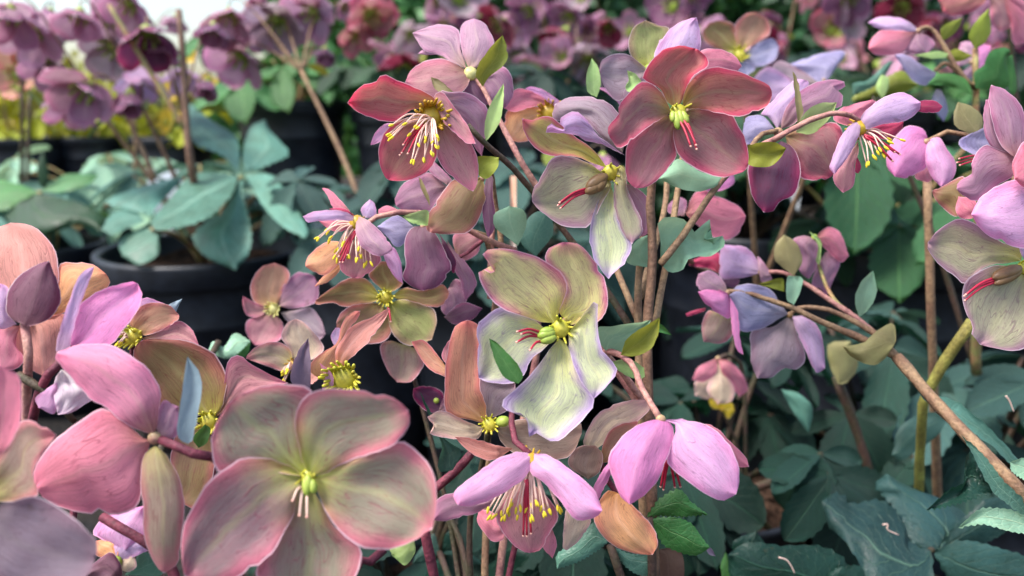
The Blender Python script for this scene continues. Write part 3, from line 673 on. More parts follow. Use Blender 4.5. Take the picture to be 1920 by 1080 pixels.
# stems of the centre plant
stem(pB, [P(1228, 1400, .362), (1226, 1080, .35), (1217, 800, .35), (1214, 620, .348), (1224, 480, .345), (1220, 350, .342), (1262, 230, .334), Z4(545, 605) + (.327,)], .0034, .0018, 'brown', 'stem', 26)
stem(pB, [P(1215, 1290, .36), (1205, 900, .362), (1196, 560, .362), (1206, 420, .364), (1180, 330, .36), Z3(540, 460) + (.348,)], .0028, .0014, 'tan', 'stem', 22)
stem(pB, [(1238, 496, .345), (1290, 428, .345), (1345, 348, .348), (1400, 290, .362), Z5(200, 480) + (.366,), Z5(322, 450) + (.372,)], .0018, .0012, 'tan', 'flower_stalk')
stem(pB, [(1405, 285, .362), Z5(270, 520) + (.356,), Z5(420, 440) + (.353,), Z5(560, 370) + (.351,), Z5(700, 332) + (.350,), Z5(800, 345) + (.350,), Z5(872, 385) + (.352,)], .0015, .0011, 'pink', 'flower_stalk')
stem(pB, [Z1(890, 770) + (.342,), Z1(960, 850) + (.344,), Z1(1060, 945) + (.348,), Z1(1200, 1070) + (.354,), (1040, 410, .365), (1120, 520, .37), (1200, 640, .366)], .0013, .0020, 'dark', 'flower_stalk')
stem(pB, [Z1(908, 425) + (.377,), Z1(985, 510) + (.374,), Z1(1050, 640) + (.37,), Z1(1130, 790) + (.366,), Z1(1280, 1070) + (.36,), (1040, 400, .368)], .0012, .0017, 'pink', 'flower_stalk')
stem(pB, [Y5(1335, 200) + (.303,), Y5(1290, 120) + (.306,), Y5(1230, 20) + (.312,), Y4(1090, 620) + (.318,), Y4(1010, 570) + (.322,), Y4(960, 570) + (.328,), (1160, 690, .34), (1212, 760, .35)], .0013, .0016, 'pink', 'flower_stalk')
stem(pB, [Y4(748, 452) + (.318,), (1070, 600, .33), (1130, 660, .345), (1212, 780, .352)], .0013, .0017, 'pink', 'flower_stalk')
stem(pB, [Y5(1000, 400) + (.337,), (1140, 900, .345), (1222, 1010, .352)], .0013, .0017, 'red', 'flower_stalk')
stem(pB, [Z4(590, 320) + (.366,), (1290, 200, .372), (1262, 420, .366), (1226, 620, .354)], .0013, .0018, 'tan', 'flower_stalk')
stem(pB, [Z4(375, 345) + (.387,), (1230, 180, .395), (1250, 360, .385), (1200, 560, .366)], .0013, .0018, 'tan', 'flower_stalk')
stem(pB, [(1032, 214, .412), (1060, 260, .416), (1120, 420, .40), (1196, 600, .365)], .0013, .0018, 'tan', 'flower_stalk')
# small leaves on the centre stems
bract(pB, Z4, 'mint', .345, "805,992 700,967 620,922 540,880 480,940 425,1002 520,1045 640,1078 760,1052", cup=.2, tilt=.05)
bract(pB, S3, 'mint', .352, "556,985 556,900 548,830 600,813 660,830 678,872 742,823 742,862 705,898 790,884 797,920 740,962 664,970 642,1010 590,1022", cup=-.2, rip=.04)
bract(pB, S3, 'mint', .358, "520,1005 440,990 425,960 470,900 515,880 530,950", cup=.2)
bract(pB, S2, 'mint', .36, "862,922 820,890 775,850 775,800 830,772 885,790 893,850", cup=.2)
bract(pB, S2, 'teal', .40, "930,962 880,920 868,872 920,800 985,790 992,880", cup=.2)

# ---- K, L, O, P, Q, R, S, T, U : the plant left of the centre
flower(pC, 'peach and taupe open flower with a bare green centre below the cream star', Y4, (405, 915), .335, [
 ('browng', "440,940 500,900 640,880 780,890 845,915 850,960 800,1062 700,1090 560,1070 470,1010", dict(tilt=-.05, lift=.001)),
 ('greym', "400,890 370,800 355,700 440,690 530,720 530,800 480,855", dict(tilt=.1)),
 ('peach', "200,640 100,515 28,515 70,590 120,652 185,682 215,690", dict(tilt=-.1)),
 ('blush', "230,660 180,600 180,560 205,515 240,488 240,560", dict(tilt=0)),
 ('pale', "375,930 300,902 180,848 105,878 140,930 122,962 240,985 350,985", dict(tilt=-.3, lift=.004)),
 ('peach', "392,905 330,902 220,872 186,830 190,700 200,560 240,440 300,410 347,430 364,500 357,600 362,730 387,820", dict(tilt=-.3, lift=.003, cup=-.25)),
 ('opink', "520,1030 430,1012 340,985 235,972 280,1022 350,1072 430,1085", dict(tilt=-.3, lift=.007, off=-.004)),
], centre='yg', cr=4.2, nect=6, carpels=[((440, 905), (500, 895), 2.6)], defs=FR, g=(0, -.1))
flower(pC, 'pink nodding flower with a skirt of yellow-tipped stamens at bottom centre', Y5, (625, 420), .303, [
 ('coral', "480,760 420,700 345,680 333,750 380,822 420,860 480,845", dict(off=.020)),
 ('pale', "870,690 820,680 800,880 826,906 900,842 955,735", dict(off=.022)),
 ('coral', "740,780 690,880 745,952 768,872", dict(off=.022)),
 ('mauve', "520,560 340,640 210,592 108,640 92,740 160,748 260,722 360,690", dict(off=.010, tilt=-.1)),
 ('blush', "610,520 480,620 436,720 480,822 560,902 620,922 682,902 735,805 778,720 720,620", dict(off=.012, tilt=.05, cup=-.2)),
 ('pinkl', "632,378 540,373 440,410 340,480 205,590 228,662 300,670 400,632 520,572 602,502 640,430", dict(tilt=-.25, cup=.3, lift=.003)),
 ('pinkl', "628,378 720,388 820,450 900,510 980,590 1017,690 960,738 860,733 790,642 700,542 622,482", dict(tilt=-.25, cup=.3, lift=.003)),
], back=True, centre='gold', cr=4.5, nect=8, stamens=[(398, 680), (405, 718), (437, 708), (470, 698), (472, 725), (510, 700), (548, 680), (555, 718), (572, 668), (632, 655), (636, 720), (680, 668), (696, 700), (726, 690), (768, 668), (782, 685), (520, 650), (660, 640), (600, 690)],
 styles=[((598, 520), (585, 828)), ((605, 520), (628, 815)), ((600, 520), (605, 830))], defs=BK, sdz=.0)
stem(pC, [Y5(625, 385) + (.303,), Y5(548, 330) + (.307,), Y5(530, 240) + (.312,), Y5(518, 150) + (.320,), (985, 720, .335), (1010, 800, .345), (960, 1050, .37), P(905, 1330, .37)], .0013, .0018, 'red', 'flower_stalk', 24)
flower(pC, 'small nodding lilac flower at left of the cluster with red styles and yellow anthers', Z2, (392, 420), .352, [
 ('lilac', "440,390 420,330 480,265 515,300 520,390", dict(off=.03, tilt=.1)),
 ('coral', "350,360 240,330 200,250 158,190 210,200 275,262 340,335", dict(off=.012)),
 ('orange', "330,560 220,548 140,578 60,658 46,720 130,772 190,772 275,692 310,620", dict(off=.012, tilt=-.05)),
 ('orange', "300,680 275,750 200,822 105,855 175,775", dict(off=.016)),
 ('pinkl', "570,640 640,588 690,690 702,834 650,792 600,712", dict(off=.006)),
 ('blush', "380,540 300,640 274,700 298,762 370,798 430,793 502,742 560,662 470,600", dict(off=.008, tilt=0, cup=-.2)),
 ('crim', "388,378 300,325 205,330 260,350 340,372", dict(lift=.002)),
 ('coral', "392,440 330,408 200,398 135,410 205,468 280,484 340,460", dict(tilt=-.1, off=.004)),
 ('lilac', "392,388 300,345 200,338 100,350 27,380 60,422 130,412 260,408 370,408", dict(tilt=-.2, lift=.004)),
 ('lilacp', "394,375 470,408 560,490 633,590 602,632 540,648 440,602 398,540 385,460", dict(tilt=-.2, cup=.25, lift=.005)),
], back=True, centre='gold', cr=4.2, nect=7, stamens=[(270, 598), (332, 640), (388, 665), (440, 702), (490, 690), (262, 668), (308, 545), (212, 542), (225, 515), (205, 480), (420, 640), (395, 600), (300, 560), (130, 520)],
 styles=[((385, 480), (280, 690)), ((385, 490), (300, 690)), ((380, 480), (275, 650)), ((385, 490), (330, 640))], defs=BK, sdz=-.004)
stem(pC, [Z2(400, 470) + (.353,), Z2(470, 425) + (.354,), Z2(560, 368) + (.356,), Z2(700, 350) + (.358,), Z2(870, 362) + (.364,), (860, 420, .372), (920, 455, .374), (965, 470, .378), (1010, 620, .385), (960, 900, .385), P(905, 1330, .372)], .0012, .0024, 'pink', 'flower_stalk', 30)
flower(pC, 'tan and rose petalled flower hanging under the upper left cup flower', Z2, (1235, 130), .366, [
 ('mauve', "1000,180 880,85 760,125 690,178 648,270 658,312 720,345 880,345 920,300", dict(off=.010)),
 ('mauve', "1000,170 880,70 920,15 1030,130", dict(off=.006)),
 ('mauvd', "1270,110 1308,110 1312,250 1333,440 1280,525 1250,440 1238,300 1250,200", dict(tilt=-.1, lift=.001)),
 ('olive', "1240,115 1130,125 1030,138 980,200 920,290 873,370 856,450 890,492 980,502 1080,497 1150,482 1212,412 1243,330 1262,230", dict(tilt=-.15, lift=.003, cup=.15)),
], back=True, centre='knob', cr=2, defs=BK)
bract(pC, Z2, 'khaki', .362, "885,310 830,200 810,115 840,150 880,250", tilt=0)
bract(pC, Z2, 'lime', .358, "700,382 760,360 872,340 872,442 780,432", tilt=0)
flower(pC, 'lilac and plum drooping flower between the left nodding flower and the centre', Z2, (840, 450), .374, [
 ('mauve', "1000,540 1060,620 1130,690 1192,790 1197,860 1130,952 1108,900 1088,800 1050,740", dict(off=.008)),
 ('purple', "950,500 1010,580 1062,680 1050,765 1028,742 990,640", dict(off=.0, lift=.003)),
 ('mauvd', "840,445 770,455 720,520 713,620 720,720 698,790 760,852 840,882 940,852 1033,740 1002,650 962,560 905,475", dict(tilt=-.15, cup=.2, lift=.003)),
 ('lav', "775,450 700,388 640,378 528,450 600,522 660,588 712,562 755,505", dict(tilt=-.1)),
 ('coral', "700,350 600,308 538,335 545,372 620,362", dict(off=.004)),
 ('blush', "1060,640 1040,520 1100,480 1230,500 1215,620 1120,680", dict(off=.022)),
 ('mauve', "990,900 1060,800 1120,860 1130,960 1000,1060 960,1000", dict(off=.022)),
 ('mauvd', "980,1060 1100,960 1240,1000 1180,1070 1060,1110", dict(off=.020)),
], back=True, centre='knob', cr=2, defs=BK)
stem(pC, [Z2(840, 450) + (.376,), Z2(900, 440) + (.38,), Z2(1150, 470) + (.378,), Z2(1260, 520) + (.38,), (930, 560, .392), (915, 800, .392), P(905, 1330, .375)], .0012, .0022, 'tan', 'flower_stalk', 24)
stem(pC, [Z2(1235, 140) + (.368,), Z2(1290, 60) + (.372,), Z2(1330, 300) + (.382,), (940, 470, .384), (925, 600, .392)], .0012, .0018, 'tan', 'flower_stalk')
stem(pC, [Z2(1090, 655) + (.376,), Z2(1160, 610) + (.378,), Z2(1240, 540) + (.38,)], .001, .0012, 'red', 'flower_stalk', 8)
stem(pC, [(919, 560, .386), (921, 470, .384), (924, 420, .386)], .0018, .0014, 'pink', 'flower_stalk', 8)
flower(pC, 'olive star flower with peach tips under the left nodding flower', Y3, (1092, 325), .395, [
 ('sagep', "1215,660 1130,630 1060,650 1058,720 1108,842 1170,918 1270,913 1342,832 1358,770 1312,690", dict(off=.006)),
 ('oliv2', "1085,290 1000,210 975,150 1060,75 1112,85 1185,180 1210,235 1130,290"),
 ('oliv2', "1055,325 1000,240 930,188 830,192 720,258 597,350 610,378 720,363 800,392 900,383 1030,352", dict(tilt=-.2)),
 ('oliv2', "1130,325 1220,258 1350,278 1480,232 1537,290 1502,372 1400,393 1250,355", dict(tilt=-.2)),
 ('greeny', "1112,370 1200,340 1330,368 1430,410 1447,500 1412,622 1330,655 1230,655 1140,582 1108,460", dict(tilt=-.1, lift=.002)),
 ('olive', "1062,368 930,368 820,398 760,470 748,540 800,602 900,642 1060,645 1135,560 1125,450"),
], g=(0, .15), centre='yg', cr=4.8, nect=7, defs=FR, styles=[((1110, 400), (1128, 495))], sdz=-.008)
flower(pC, 'soft blurred dusty pink flower against the dark pot', Y3, (312, 405), .47, [
 ('tan', "305,385 200,375 150,310 153,220 220,118 310,85 392,118 424,180 375,280 340,370"),
 ('mauve', "345,385 350,290 420,190 500,148 592,178 624,250 612,350 520,392 420,405"),
 ('blush', "290,405 200,370 95,318 93,380 122,450 200,462", dict(tilt=-.25)),
 ('blush', "300,440 180,460 118,500 118,580 180,662 280,655 372,602 370,500"),
 ('greym', "355,430 450,420 570,400 642,490 672,580 622,622 500,565 420,510"),
], centre='pale', cr=4.5, nect=7, defs=FR)
flower(pC, 'pale blush flower behind the peach folded petals', Y3, (455, 800), .40, [
 ('sagep', "440,800 400,850 250,800 115,755 160,690 260,642 360,642 430,700", dict(tilt=-.2)),
 ('pale', "470,780 440,740 395,660 362,600 400,508 460,475 520,498 580,560 645,640 660,690 600,750", dict(tilt=-.1)),
 ('opink', "450,830 520,800 620,800 640,880 560,930"),
], centre='gold', cr=3.5, nect=6, stamens=[(395, 845), (410, 830), (380, 855), (385, 910)], defs=FR, sdz=-.01)
bract(pC, Y3, 'plum', .33, "555,975 435,925 437,810 480,700 552,608 567,760 567,945")
flower(pC, 'folded peach flower with a bright lime tuft of nectaries', Y3, (800, 890), .345, [
 ('lilac', "740,680 708,600 740,538 775,548 760,640", dict(off=.012)),
 ('peach', "660,905 570,855 566,785 640,718 750,640 790,500 860,425 915,420 905,460 845,540 790,650 730,850", dict(tilt=-.1, roll=.4, cup=-.2)),
 ('opink', "770,860 735,720 790,610 860,522 960,480 1118,402 1100,450 1030,562 950,662 822,772 802,830", dict(tilt=-.15, lift=.003)),
 ('pinkl', "690,985 650,975 662,880 630,785 692,828 728,890 717,975", dict(lift=.004)),
], centre='yg', cr=7.5, nect=14, defs=FR)
for k, (a, b) in enumerate((((1100, 330), .397), ((312, 405), .472), ((455, 800), .402), ((800, 900), .348))):
    q = Y3(*a); stem(pC, [q + (b,), (q[0] + 25, q[1] + 60, b + .012), (840, 960, .40), P(890, 1330, .372)], .0012, .0016, 'dark', 'flower_stalk')
stem(pC, [Y4(405, 930) + (.337,), (905, 870, .35), (880, 1000, .37), P(895, 1330, .37)], .0013, .0018, 'dark', 'flower_stalk')
stem(pC, [Y5(320, 355) + (.352,), Y5(230, 460) + (.35,), Y5(100, 580) + (.348,), (790, 960, .35), P(870, 1330, .365)], .0022, .0026, 'red', 'flower_stalk')
bract(pC, Y5, 'slate', .345, "200,470 130,480 115,430 140,330 60,150 20,40 60,110 160,300 240,350 240,400")
flower(pC, 'small magenta-mauve petals in the shade left of the peach petals', Y4, (150, 800), .40, [
 ('purple', "170,860 100,850 40,790 40,740 100,728 170,750 190,800"), ('mauve', "160,850 190,780 250,780 240,850")], centre='green', cr=2, defs=FR)

# ---- front-left plant
flower(pA, 'large open sage and dusty pink flower, the nearest bloom', W1, (465, 745), .255, [
 ('sagef', "466,770 415,830 380,900 330,980 288,1060 320,1125 480,1155 600,1115 648,1000 600,955 545,900 500,820", dict(tilt=-.02, lift=0)),
 ('sagef', "464,742 410,740 320,725 230,710 165,732 135,650 148,580 200,490 290,443 400,432 475,452 450,540 440,620 450,690", dict(tilt=-.1, lift=.001)),
 ('sagef', "468,742 438,670 421,560 440,490 500,452 620,452 740,472 802,520 808,560 770,622 700,662 600,692 520,735", dict(tilt=-.14, lift=.004, roll=.1)),
 ('sagef', "478,752 590,690 770,625 840,668 887,740 900,830 882,922 800,973 700,988 620,973 550,905 508,820", dict(tilt=-.16, lift=.003)),
 ('dusk', "455,760 425,722 385,698 330,683 250,678 180,718 100,800 48,900 32,1000 48,1085 150,1108 260,1066 340,1005 405,890 428,820", dict(tilt=-.18, lift=.003)),
], g=(.0, .1), centre='yg', cr=3.4, nect=2, carpels=[((455, 750), (462, 810), 1.5), ((478, 755), (484, 800), 1.5), ((462, 740), (470, 790), 1.4)], stamens=None,
 styles=[((445, 790), (435, 875)), ((460, 800), (460, 880)), ((440, 780), (412, 825))], defs=FR, sdz=-.008, pale=True)
flower(pA, 'coral pink flower seen from behind on a red stalk at bottom left', Y2, (745, 415), .268, [
 ('mauve', "765,405 752,330 785,235 830,250 862,262 852,405", dict(tilt=.2)),
 ('coral', "728,425 690,415 600,328 500,272 420,308 290,400 200,500 162,590 178,662 240,723 340,763 460,783 580,778 662,743 692,600 708,500", dict(tilt=.12, cup=.2, lift=.001)),
 ('pinks', "738,400 640,365 540,292 430,222 340,122 272,40 275,0 380,-35 485,-43 570,-20 647,27 728,100 773,190 768,290 752,380", dict(tilt=.1, cup=.25, lift=.003)),
 ('sagep', "750,450 700,490 676,600 688,760 698,900 738,1012 790,1068 853,1022 873,900 888,740 862,600 805,500", dict(tilt=.05, cup=.3, lift=.002)),
], g=(.15, 0), back=True, centre='knob', cr=3, defs=BK)
stem(pA, [Y2(745, 412) + (.270,), Y2(860, 455) + (.264,), Y2(970, 508) + (.262,), (420, 880, .278), (450, 1100, .285), P(470, 1600, .274)], .0016, .0022, 'red', 'flower_stalk')
bract(pA, Y2, 'blue', .262, "905,442 855,405 868,260 903,22 962,100 968,200 947,330 925,432")
flower(pA, 'olive and brown open flower behind the coral back-view flower', Z0, (392, 790), .33, [
 ('oliv2', "388,780 300,770 258,690 250,655 265,638 300,635 350,639 395,658 422,695 424,735 410,775", dict(tilt=-.1)),
 ('blush', "400,785 418,740 424,685 445,666 480,688 540,718 500,735 440,760", dict(tilt=-.1)),
 ('olive', "385,800 340,790 320,860 330,940 380,950 405,850"), ('oliv2', "402,800 420,860 400,930 440,900 440,830")], centre='yg', cr=5, nect=7, defs=FR)
bract(pA, Z0, 'green', .315, "372,840 362,820 385,795 395,805 388,830")
stem(pA, [(392, 792, .332), (395, 850, .34), (420, 1100, .32), P(480, 1600, .276)], .0014, .0022, 'red', 'flower_stalk')
stem(pA, [W1(465, 745) + (.258,), W1(470, 800) + (.272,), (570, 1110, .285), P(490, 1600, .274)], .0014, .0022, 'red', 'flower_stalk')
stem(pA, [W1(720, 990) + (.29,), W1(660, 1045) + (.285,), W1(600, 1110) + (.28,), P(485, 1600, .276)], .0018, .0022, 'red', 'stem')
stem(pA, [Y2(490, 795) + (.29,), Y2(600, 860) + (.288,), Y2(710, 925) + (.286,), (330, 1090, .284), P(440, 1600, .276)], .0018, .0022, 'red', 'stem')
bract(pA, W1, 'greenyl' if 'greenyl' in LEAFC else 'lime', .32, "745,1010 750,985 790,960 822,955 825,1000 790,1040")
flower(pA, 'large sage and grey-mauve flower cut off by the left edge', Y2, (-90, 640), .232, [
 ('sagep', "-60,680 0,480 100,333 200,350 272,400 200,500 158,600 182,695 0,722", dict(tilt=.05, off=.012)),
 ('coral', "-80,600 -60,100 0,68 60,88 98,140 98,330 60,430 0,492", dict(tilt=-.1, lift=.004)),
 ('greym_shade', "-80,760 0,738 100,708 190,698 300,758 400,840 468,920 458,1000 400,1095 200,1150 0,1150 -100,1000", dict(tilt=-.15, lift=.004)),
], centre='yg', cr=5, nect=7, defs=FR)
stem(pA, [Y2(-90, 640) + (.235,), (-60, 960, .25), (100, 1300, .262), P(460, 1600, .274)], .0016, .0022, 'red', 'flower_stalk')
flower(pA, 'lilac-white and orange petals low down under the coral flower', Y2, (560, 1010), .30, [
 ('pinkl', "600,960 480,900 445,868 500,800 600,760 700,740 720,850 690,900"), ('orange', "560,1010 465,980 462,910 520,900 580,900"),
 ('lilac', "570,1030 520,960 600,890 700,900 720,950 620,1000"), ('bronze', "560,1120 380,1090 440,1030 530,965 575,1010 590,1070", dict(lift=.006)),
 ('pale', "580,1050 560,1010 640,960 660,1030 620,1060")], centre='green', cr=3, defs=BK, back=True)
# ---- left-edge plant
flower(pL, 'salmon backlit flower with purple bract at the left edge', Y1, (150, 655), .298, [
 ('opink', "120,640 0,560 -70,300 -20,100 60,56 160,63 260,128 332,220 348,310 340,440 240,580", dict(tilt=.05, off=.006)),
 ('orange', "220,620 300,520 340,420 350,310 430,293 550,303 632,360 655,430 570,500 470,560 360,600", dict(tilt=.05, off=.008)),
 ('opink', "165,665 85,680 78,760 108,850 150,922 200,942 262,972 342,912 392,760 394,600 260,630", dict(tilt=.05, off=.002)),
 ('coral', "120,670 0,675 -70,800 0,935 60,935 125,908 138,850 95,780", dict(tilt=.05)),
 ('lilac', "100,660 55,600 50,450 0,418 -60,500 -50,600 0,688", dict(tilt=-.1, lift=.003)),
], back=True, centre='knob', cr=2.5, defs=BK)
blade('bract', pL, Y1, "150,668 60,622 32,560 58,440 128,360 240,298 292,283 347,420 363,520 302,622 182,672", .288, tilt=-.05, cup=.35, bow=.05, col=PAL['bronze'])
stem(pL, [Y1(148, 660) + (.292,), Y1(165, 760) + (.29,), Y1(172, 880) + (.29,), Y1(165, 1010) + (.295,), (50, 800, .31), P(60, 1420, .33)], .0017, .0024, 'pink', 'flower_stalk')
flower(pL, 'upright lilac-pink petals behind the coral flower', Y1, (400, 850), .285, [
 ('pink', "440,800 412,760 450,600 500,520 620,448 760,410 822,418 848,490 812,592 722,712 652,790 560,810", dict(tilt=.15, cup=-.15)),
 ('lilac', "350,840 332,800 368,650 420,500 480,360 562,318 542,380 482,540 432,700 412,810", dict(tilt=.0, lift=.006, roll=.6)),
 ('white', "365,930 330,985 320,1080 345,1200 420,1190 520,1130 600,1060 470,960", dict(tilt=.05, lift=.001, cup=.05, rip=.05)),
 ('pinkl', "340,1000 260,1060 210,1100 230,1160 330,1190"),
], back=True, centre='knob', cr=2.5, defs=BK)
stem(pL, [Y1(400, 850) + (.288,), Y1(350, 905) + (.286,), Y1(300, 950) + (.287,), Y1(250, 1020) + (.29,), Y2(160, 320) + (.30,), (50, 900, .315), P(70, 1420, .33)], .0016, .0024, 'red', 'flower_stalk')
stem(pL, [Y2(90, 110) + (.292,), Y2(170, 160) + (.29,), Y2(255, 215) + (.292,), (140, 790, .30)], .0017, .0012, 'dark', 'stem', 10)
flower(pL, 'tan flower with lime centre half hidden behind the lilac petals', Y1, (790, 735), .36, [
 ('tan', "825,720 770,660 830,560 900,532 1000,543 1064,600 1055,640 950,702 860,728"),
 ('blush', "840,745 950,702 1060,640 1142,690 1185,785 1050,800 900,770"),
 ('pinkl', "800,720 780,600 840,508 900,508 985,540 900,600", dict(off=.004)),
 ('browng', "770,745 700,720 690,680 760,640 790,690")], centre='yg', cr=5.5, nect=8, stamens=[(690, 740), (700, 775), (720, 770), (675, 760)], defs=FR, sdz=-.01)
stem(pL, [Y1(790, 740) + (.362,), (240, 690, .37), (150, 900, .36), P(80, 1420, .335)], .0014, .0022, 'red', 'flower_stalk')

# ---- right-edge plant
flower(pE, 'lilac-pink layered flower at the right edge', Z8, (640, 90), .335, [
 ('olive', "300,300 255,340 210,322 150,262 128,210 180,188 285,135 300,200", dict(off=.03)),
 ('coral', "350,320 330,350 270,347 248,300 262,238 345,255", dict(off=.02)),
 ('mauve', "560,30 465,0 388,-20 330,60 330,120 270,160 253,200 280,230 362,262 450,190 540,130", dict(tilt=-.1, cup=.2)),
 ('mauve', "545,40 480,-60 450,-160 430,-250 400,-250 387,-160 400,-60 440,0 500,45", dict(tilt=0, off=.004, cup=.2)),
 ('pinkl', "660,260 600,170 540,153 430,200 362,258 326,330 370,400 440,452 560,498 640,480", dict(tilt=-.15, lift=.003, cup=.15)),
 ('coral', "690,60 600,-40 555,20 533,80 545,150 600,195 690,190", dict(tilt=-.2, lift=.008)),
], back=True, centre='knob', cr=2.5, defs=BK)
bw = "1090,1062 1010,1002 960,900 913,700 930,572 1010,598 1100,668 1152,760 1165,900 1150,1040"
blade('petal', [o for o in bpy.data.objects if o.name.startswith('flower')][-1] if False else pE.children[-1], Z6, bw, .332, tilt=.1, cup=.25, bow=.06, col=PAL['mauve'])
flower(pE, 'grey-green flower with dark seed pods at right edge below the pink petals', Z8, (592, 600), .348, [
 ('sage', "580,565 575,500 480,468 380,400 320,360 260,353 170,400 107,470 108,510 150,572 240,642 302,684 372,612 460,582", dict(tilt=-.12, lift=.001)),
 ('sage', "590,630 500,590 420,590 330,640 283,700 288,790 300,830 328,872 328,930 370,988 450,1008 600,1010 690,900 660,700", dict(tilt=-.1, lift=.003)),
 ('lilac', "600,570 570,500 600,450 660,480 640,560", dict(lift=.002)),
], centre='yg', cr=4, nect=5, carpels=[((575, 600), (440, 650), 3.2), ((575, 615), (450, 680), 2.6)], styles=[((450, 660), (292, 742)), ((445, 650), (300, 735)), ((450, 670), (295, 765))], defs=FR, sdz=-.012)
flower(pE, 'pink nodding bell hanging between the stamen flower and the right-edge flower', Z5, (1325, 525), .40, [
 ('pink', "1335,515 1300,438 1200,418 1120,480 1060,580 1053,690 1110,762 1190,772 1260,735 1325,690", dict(tilt=-.1, cup=.3)),
 ('pinkl', "1330,515 1400,488 1460,570 1522,670 1502,772 1420,828 1370,782 1322,690 1315,600", dict(tilt=-.1, cup=.3, lift=.003)),
 ('coral', "1300,640 1240,760 1330,800 1400,740 1360,640", dict(off=.02))], back=True, centre='knob', cr=2.2, defs=BK)
stem(pE, [Z5(1325, 522) + (.40,), Z5(1380, 480) + (.40,), Z5(1480, 455) + (.40,), Z6(760, 905) + (.40,), Z6(850, 945) + (.395,), Z6(920, 990) + (.39,), (1900, 330, .38), (1990, 700, .38), P(2050, 1290, .36)], .0012, .0022, 'khaki' if 'khaki' in STEMC else 'tan', 'flower_stalk', 26)
bract(pE, Z6, 'khaki', .39, "855,945 780,902 688,850 678,760 708,688 800,718 872,790 868,882", cup=.2)
stem(pE, [Z8(592, 600) + (.352,), (1960, 520, .37), (2000, 800, .375), P(2050, 1290, .362)], .0014, .0024, 'tan', 'flower_stalk')
stem(pE, [Z8(640, 90) + (.345,), (1985, 360, .365), (2010, 800, .375), P(2055, 1290, .364)], .0014, .0024, 'tan', 'flower_stalk')
flower(pE, 'pale lavender flower with red stamens just left of the right-edge flower', Z6, (950, 1080), .39, [
 ('lav', "900,1080 730,1000 722,940 800,900 880,860 910,810 960,820 980,960 960,1040"), ('white', "900,1100 800,1180 830,1240 900,1220"),
], centre='knob', cr=2, styles=[((900, 1062), (715, 1072)), ((900, 1080), (700, 1098)), ((900, 1095), (720, 1115))], defs=FR)

# ---- long-stemmed plant leaning in from the lower right
flower(pD, 'grey lilac drooping flower at the end of the long bare stem', Z7, (722, 632), .43, [
 ('greym', "715,640 620,700 508,715 508,900 540,988 620,983 690,932 760,938 812,870 765,740 742,650", dict(tilt=-.1, cup=.2)),
 ('lilac', "735,640 800,638 882,700 912,800 922,932 870,958 828,870 768,740", dict(tilt=-.1, cup=.25, lift=.003)),
 ('grlav', "715,628 655,655 560,712 440,718 398,600 383,520 430,468 520,458 612,488 665,560", dict(tilt=-.2, cup=.25, lift=.004, rip=.04)),
], back=True, centre='brown', cr=2.4, defs=BK)
flower(pD, 'dusty pink flower in profile left of the grey lilac flower', Z7, (375, 505), .42, [
 ('sagep', "340,640 270,605 228,680 236,782 340,792 402,742 404,650", dict(off=.012)),
 ('crim', "250,590 200,600 138,622 150,640 240,610", dict(off=.012)),
 ('pink', "385,530 432,620 442,750 462,855 428,832 398,720", dict(tilt=-.1)),
 ('pink', "378,510 300,482 205,500 250,572 340,635 390,645", dict(tilt=-.15, cup=.2, lift=.002)),
 ('lilacp', "372,505 335,522 240,502 196,460 208,400 270,382 332,418 362,468", dict(tilt=-.1, cup=.2))], back=True, centre='knob', cr=2, defs=BK)
flower(pD, 'pale lilac flower with grey veins above the grey lilac flower', Z7, (560, 392), .455, [
 ('lilac', "565,390 530,308 470,248 338,236 326,330 338,425 440,425 530,405", dict(cup=.3)), ('lilacp', "550,380 540,300 600,370 625,432 565,445", dict(lift=.002)),
 ('mauvd', "420,400 338,415 345,465 410,475 440,440", dict(off=.006)), ('crim', "330,400 332,290 260,290 160,330 165,355 260,370", dict(off=.03))], back=True, centre='knob', cr=2, defs=BK)
flower(pD, 'pair of mauve and coral nodding petals at top of the leaning plant', Z7, (862, 195), .46, [
 ('mauve', "900,330 870,370 845,470 890,480 930,525 962,450 1005,330 930,275", dict(off=.006)),
 ('coral', "868,195 900,160 950,137 1012,178 1055,300 1012,335 950,290", dict(cup=.3)),
 ('mauve', "862,200 800,187 735,210 778,280 775,380 830,430 875,360 892,260", dict(cup=.3, lift=.003))], back=True, centre='green', cr=2.5, defs=BK)
bract(pD, Z7, 'khaki', .44, "745,412 680,362 637,320 640,240 690,178 762,230 793,330", cup=.2)
bract(pD, Z7, 'lime', .452, "830,160 858,180 900,220 892,345 870,330 880,240")
bract(pD, Z7, 'mint', .415, "745,575 705,540 708,420 740,412 795,422 782,500")
bract(pD, Z7, 'olive', .44, "690,500 545,460 600,440 680,425 690,460")
bract(pD, Z7, 'mint', .42, "1112,645 1088,540 1128,440 1192,383 1212,500 1172,592")
bract(pD, Z7, 'khaki', .405, "1310,800 1320,770 1305,678 1220,715 1130,788 1018,808 1060,860 1100,885 1190,917 1255,880", cup=.3, rip=.04)
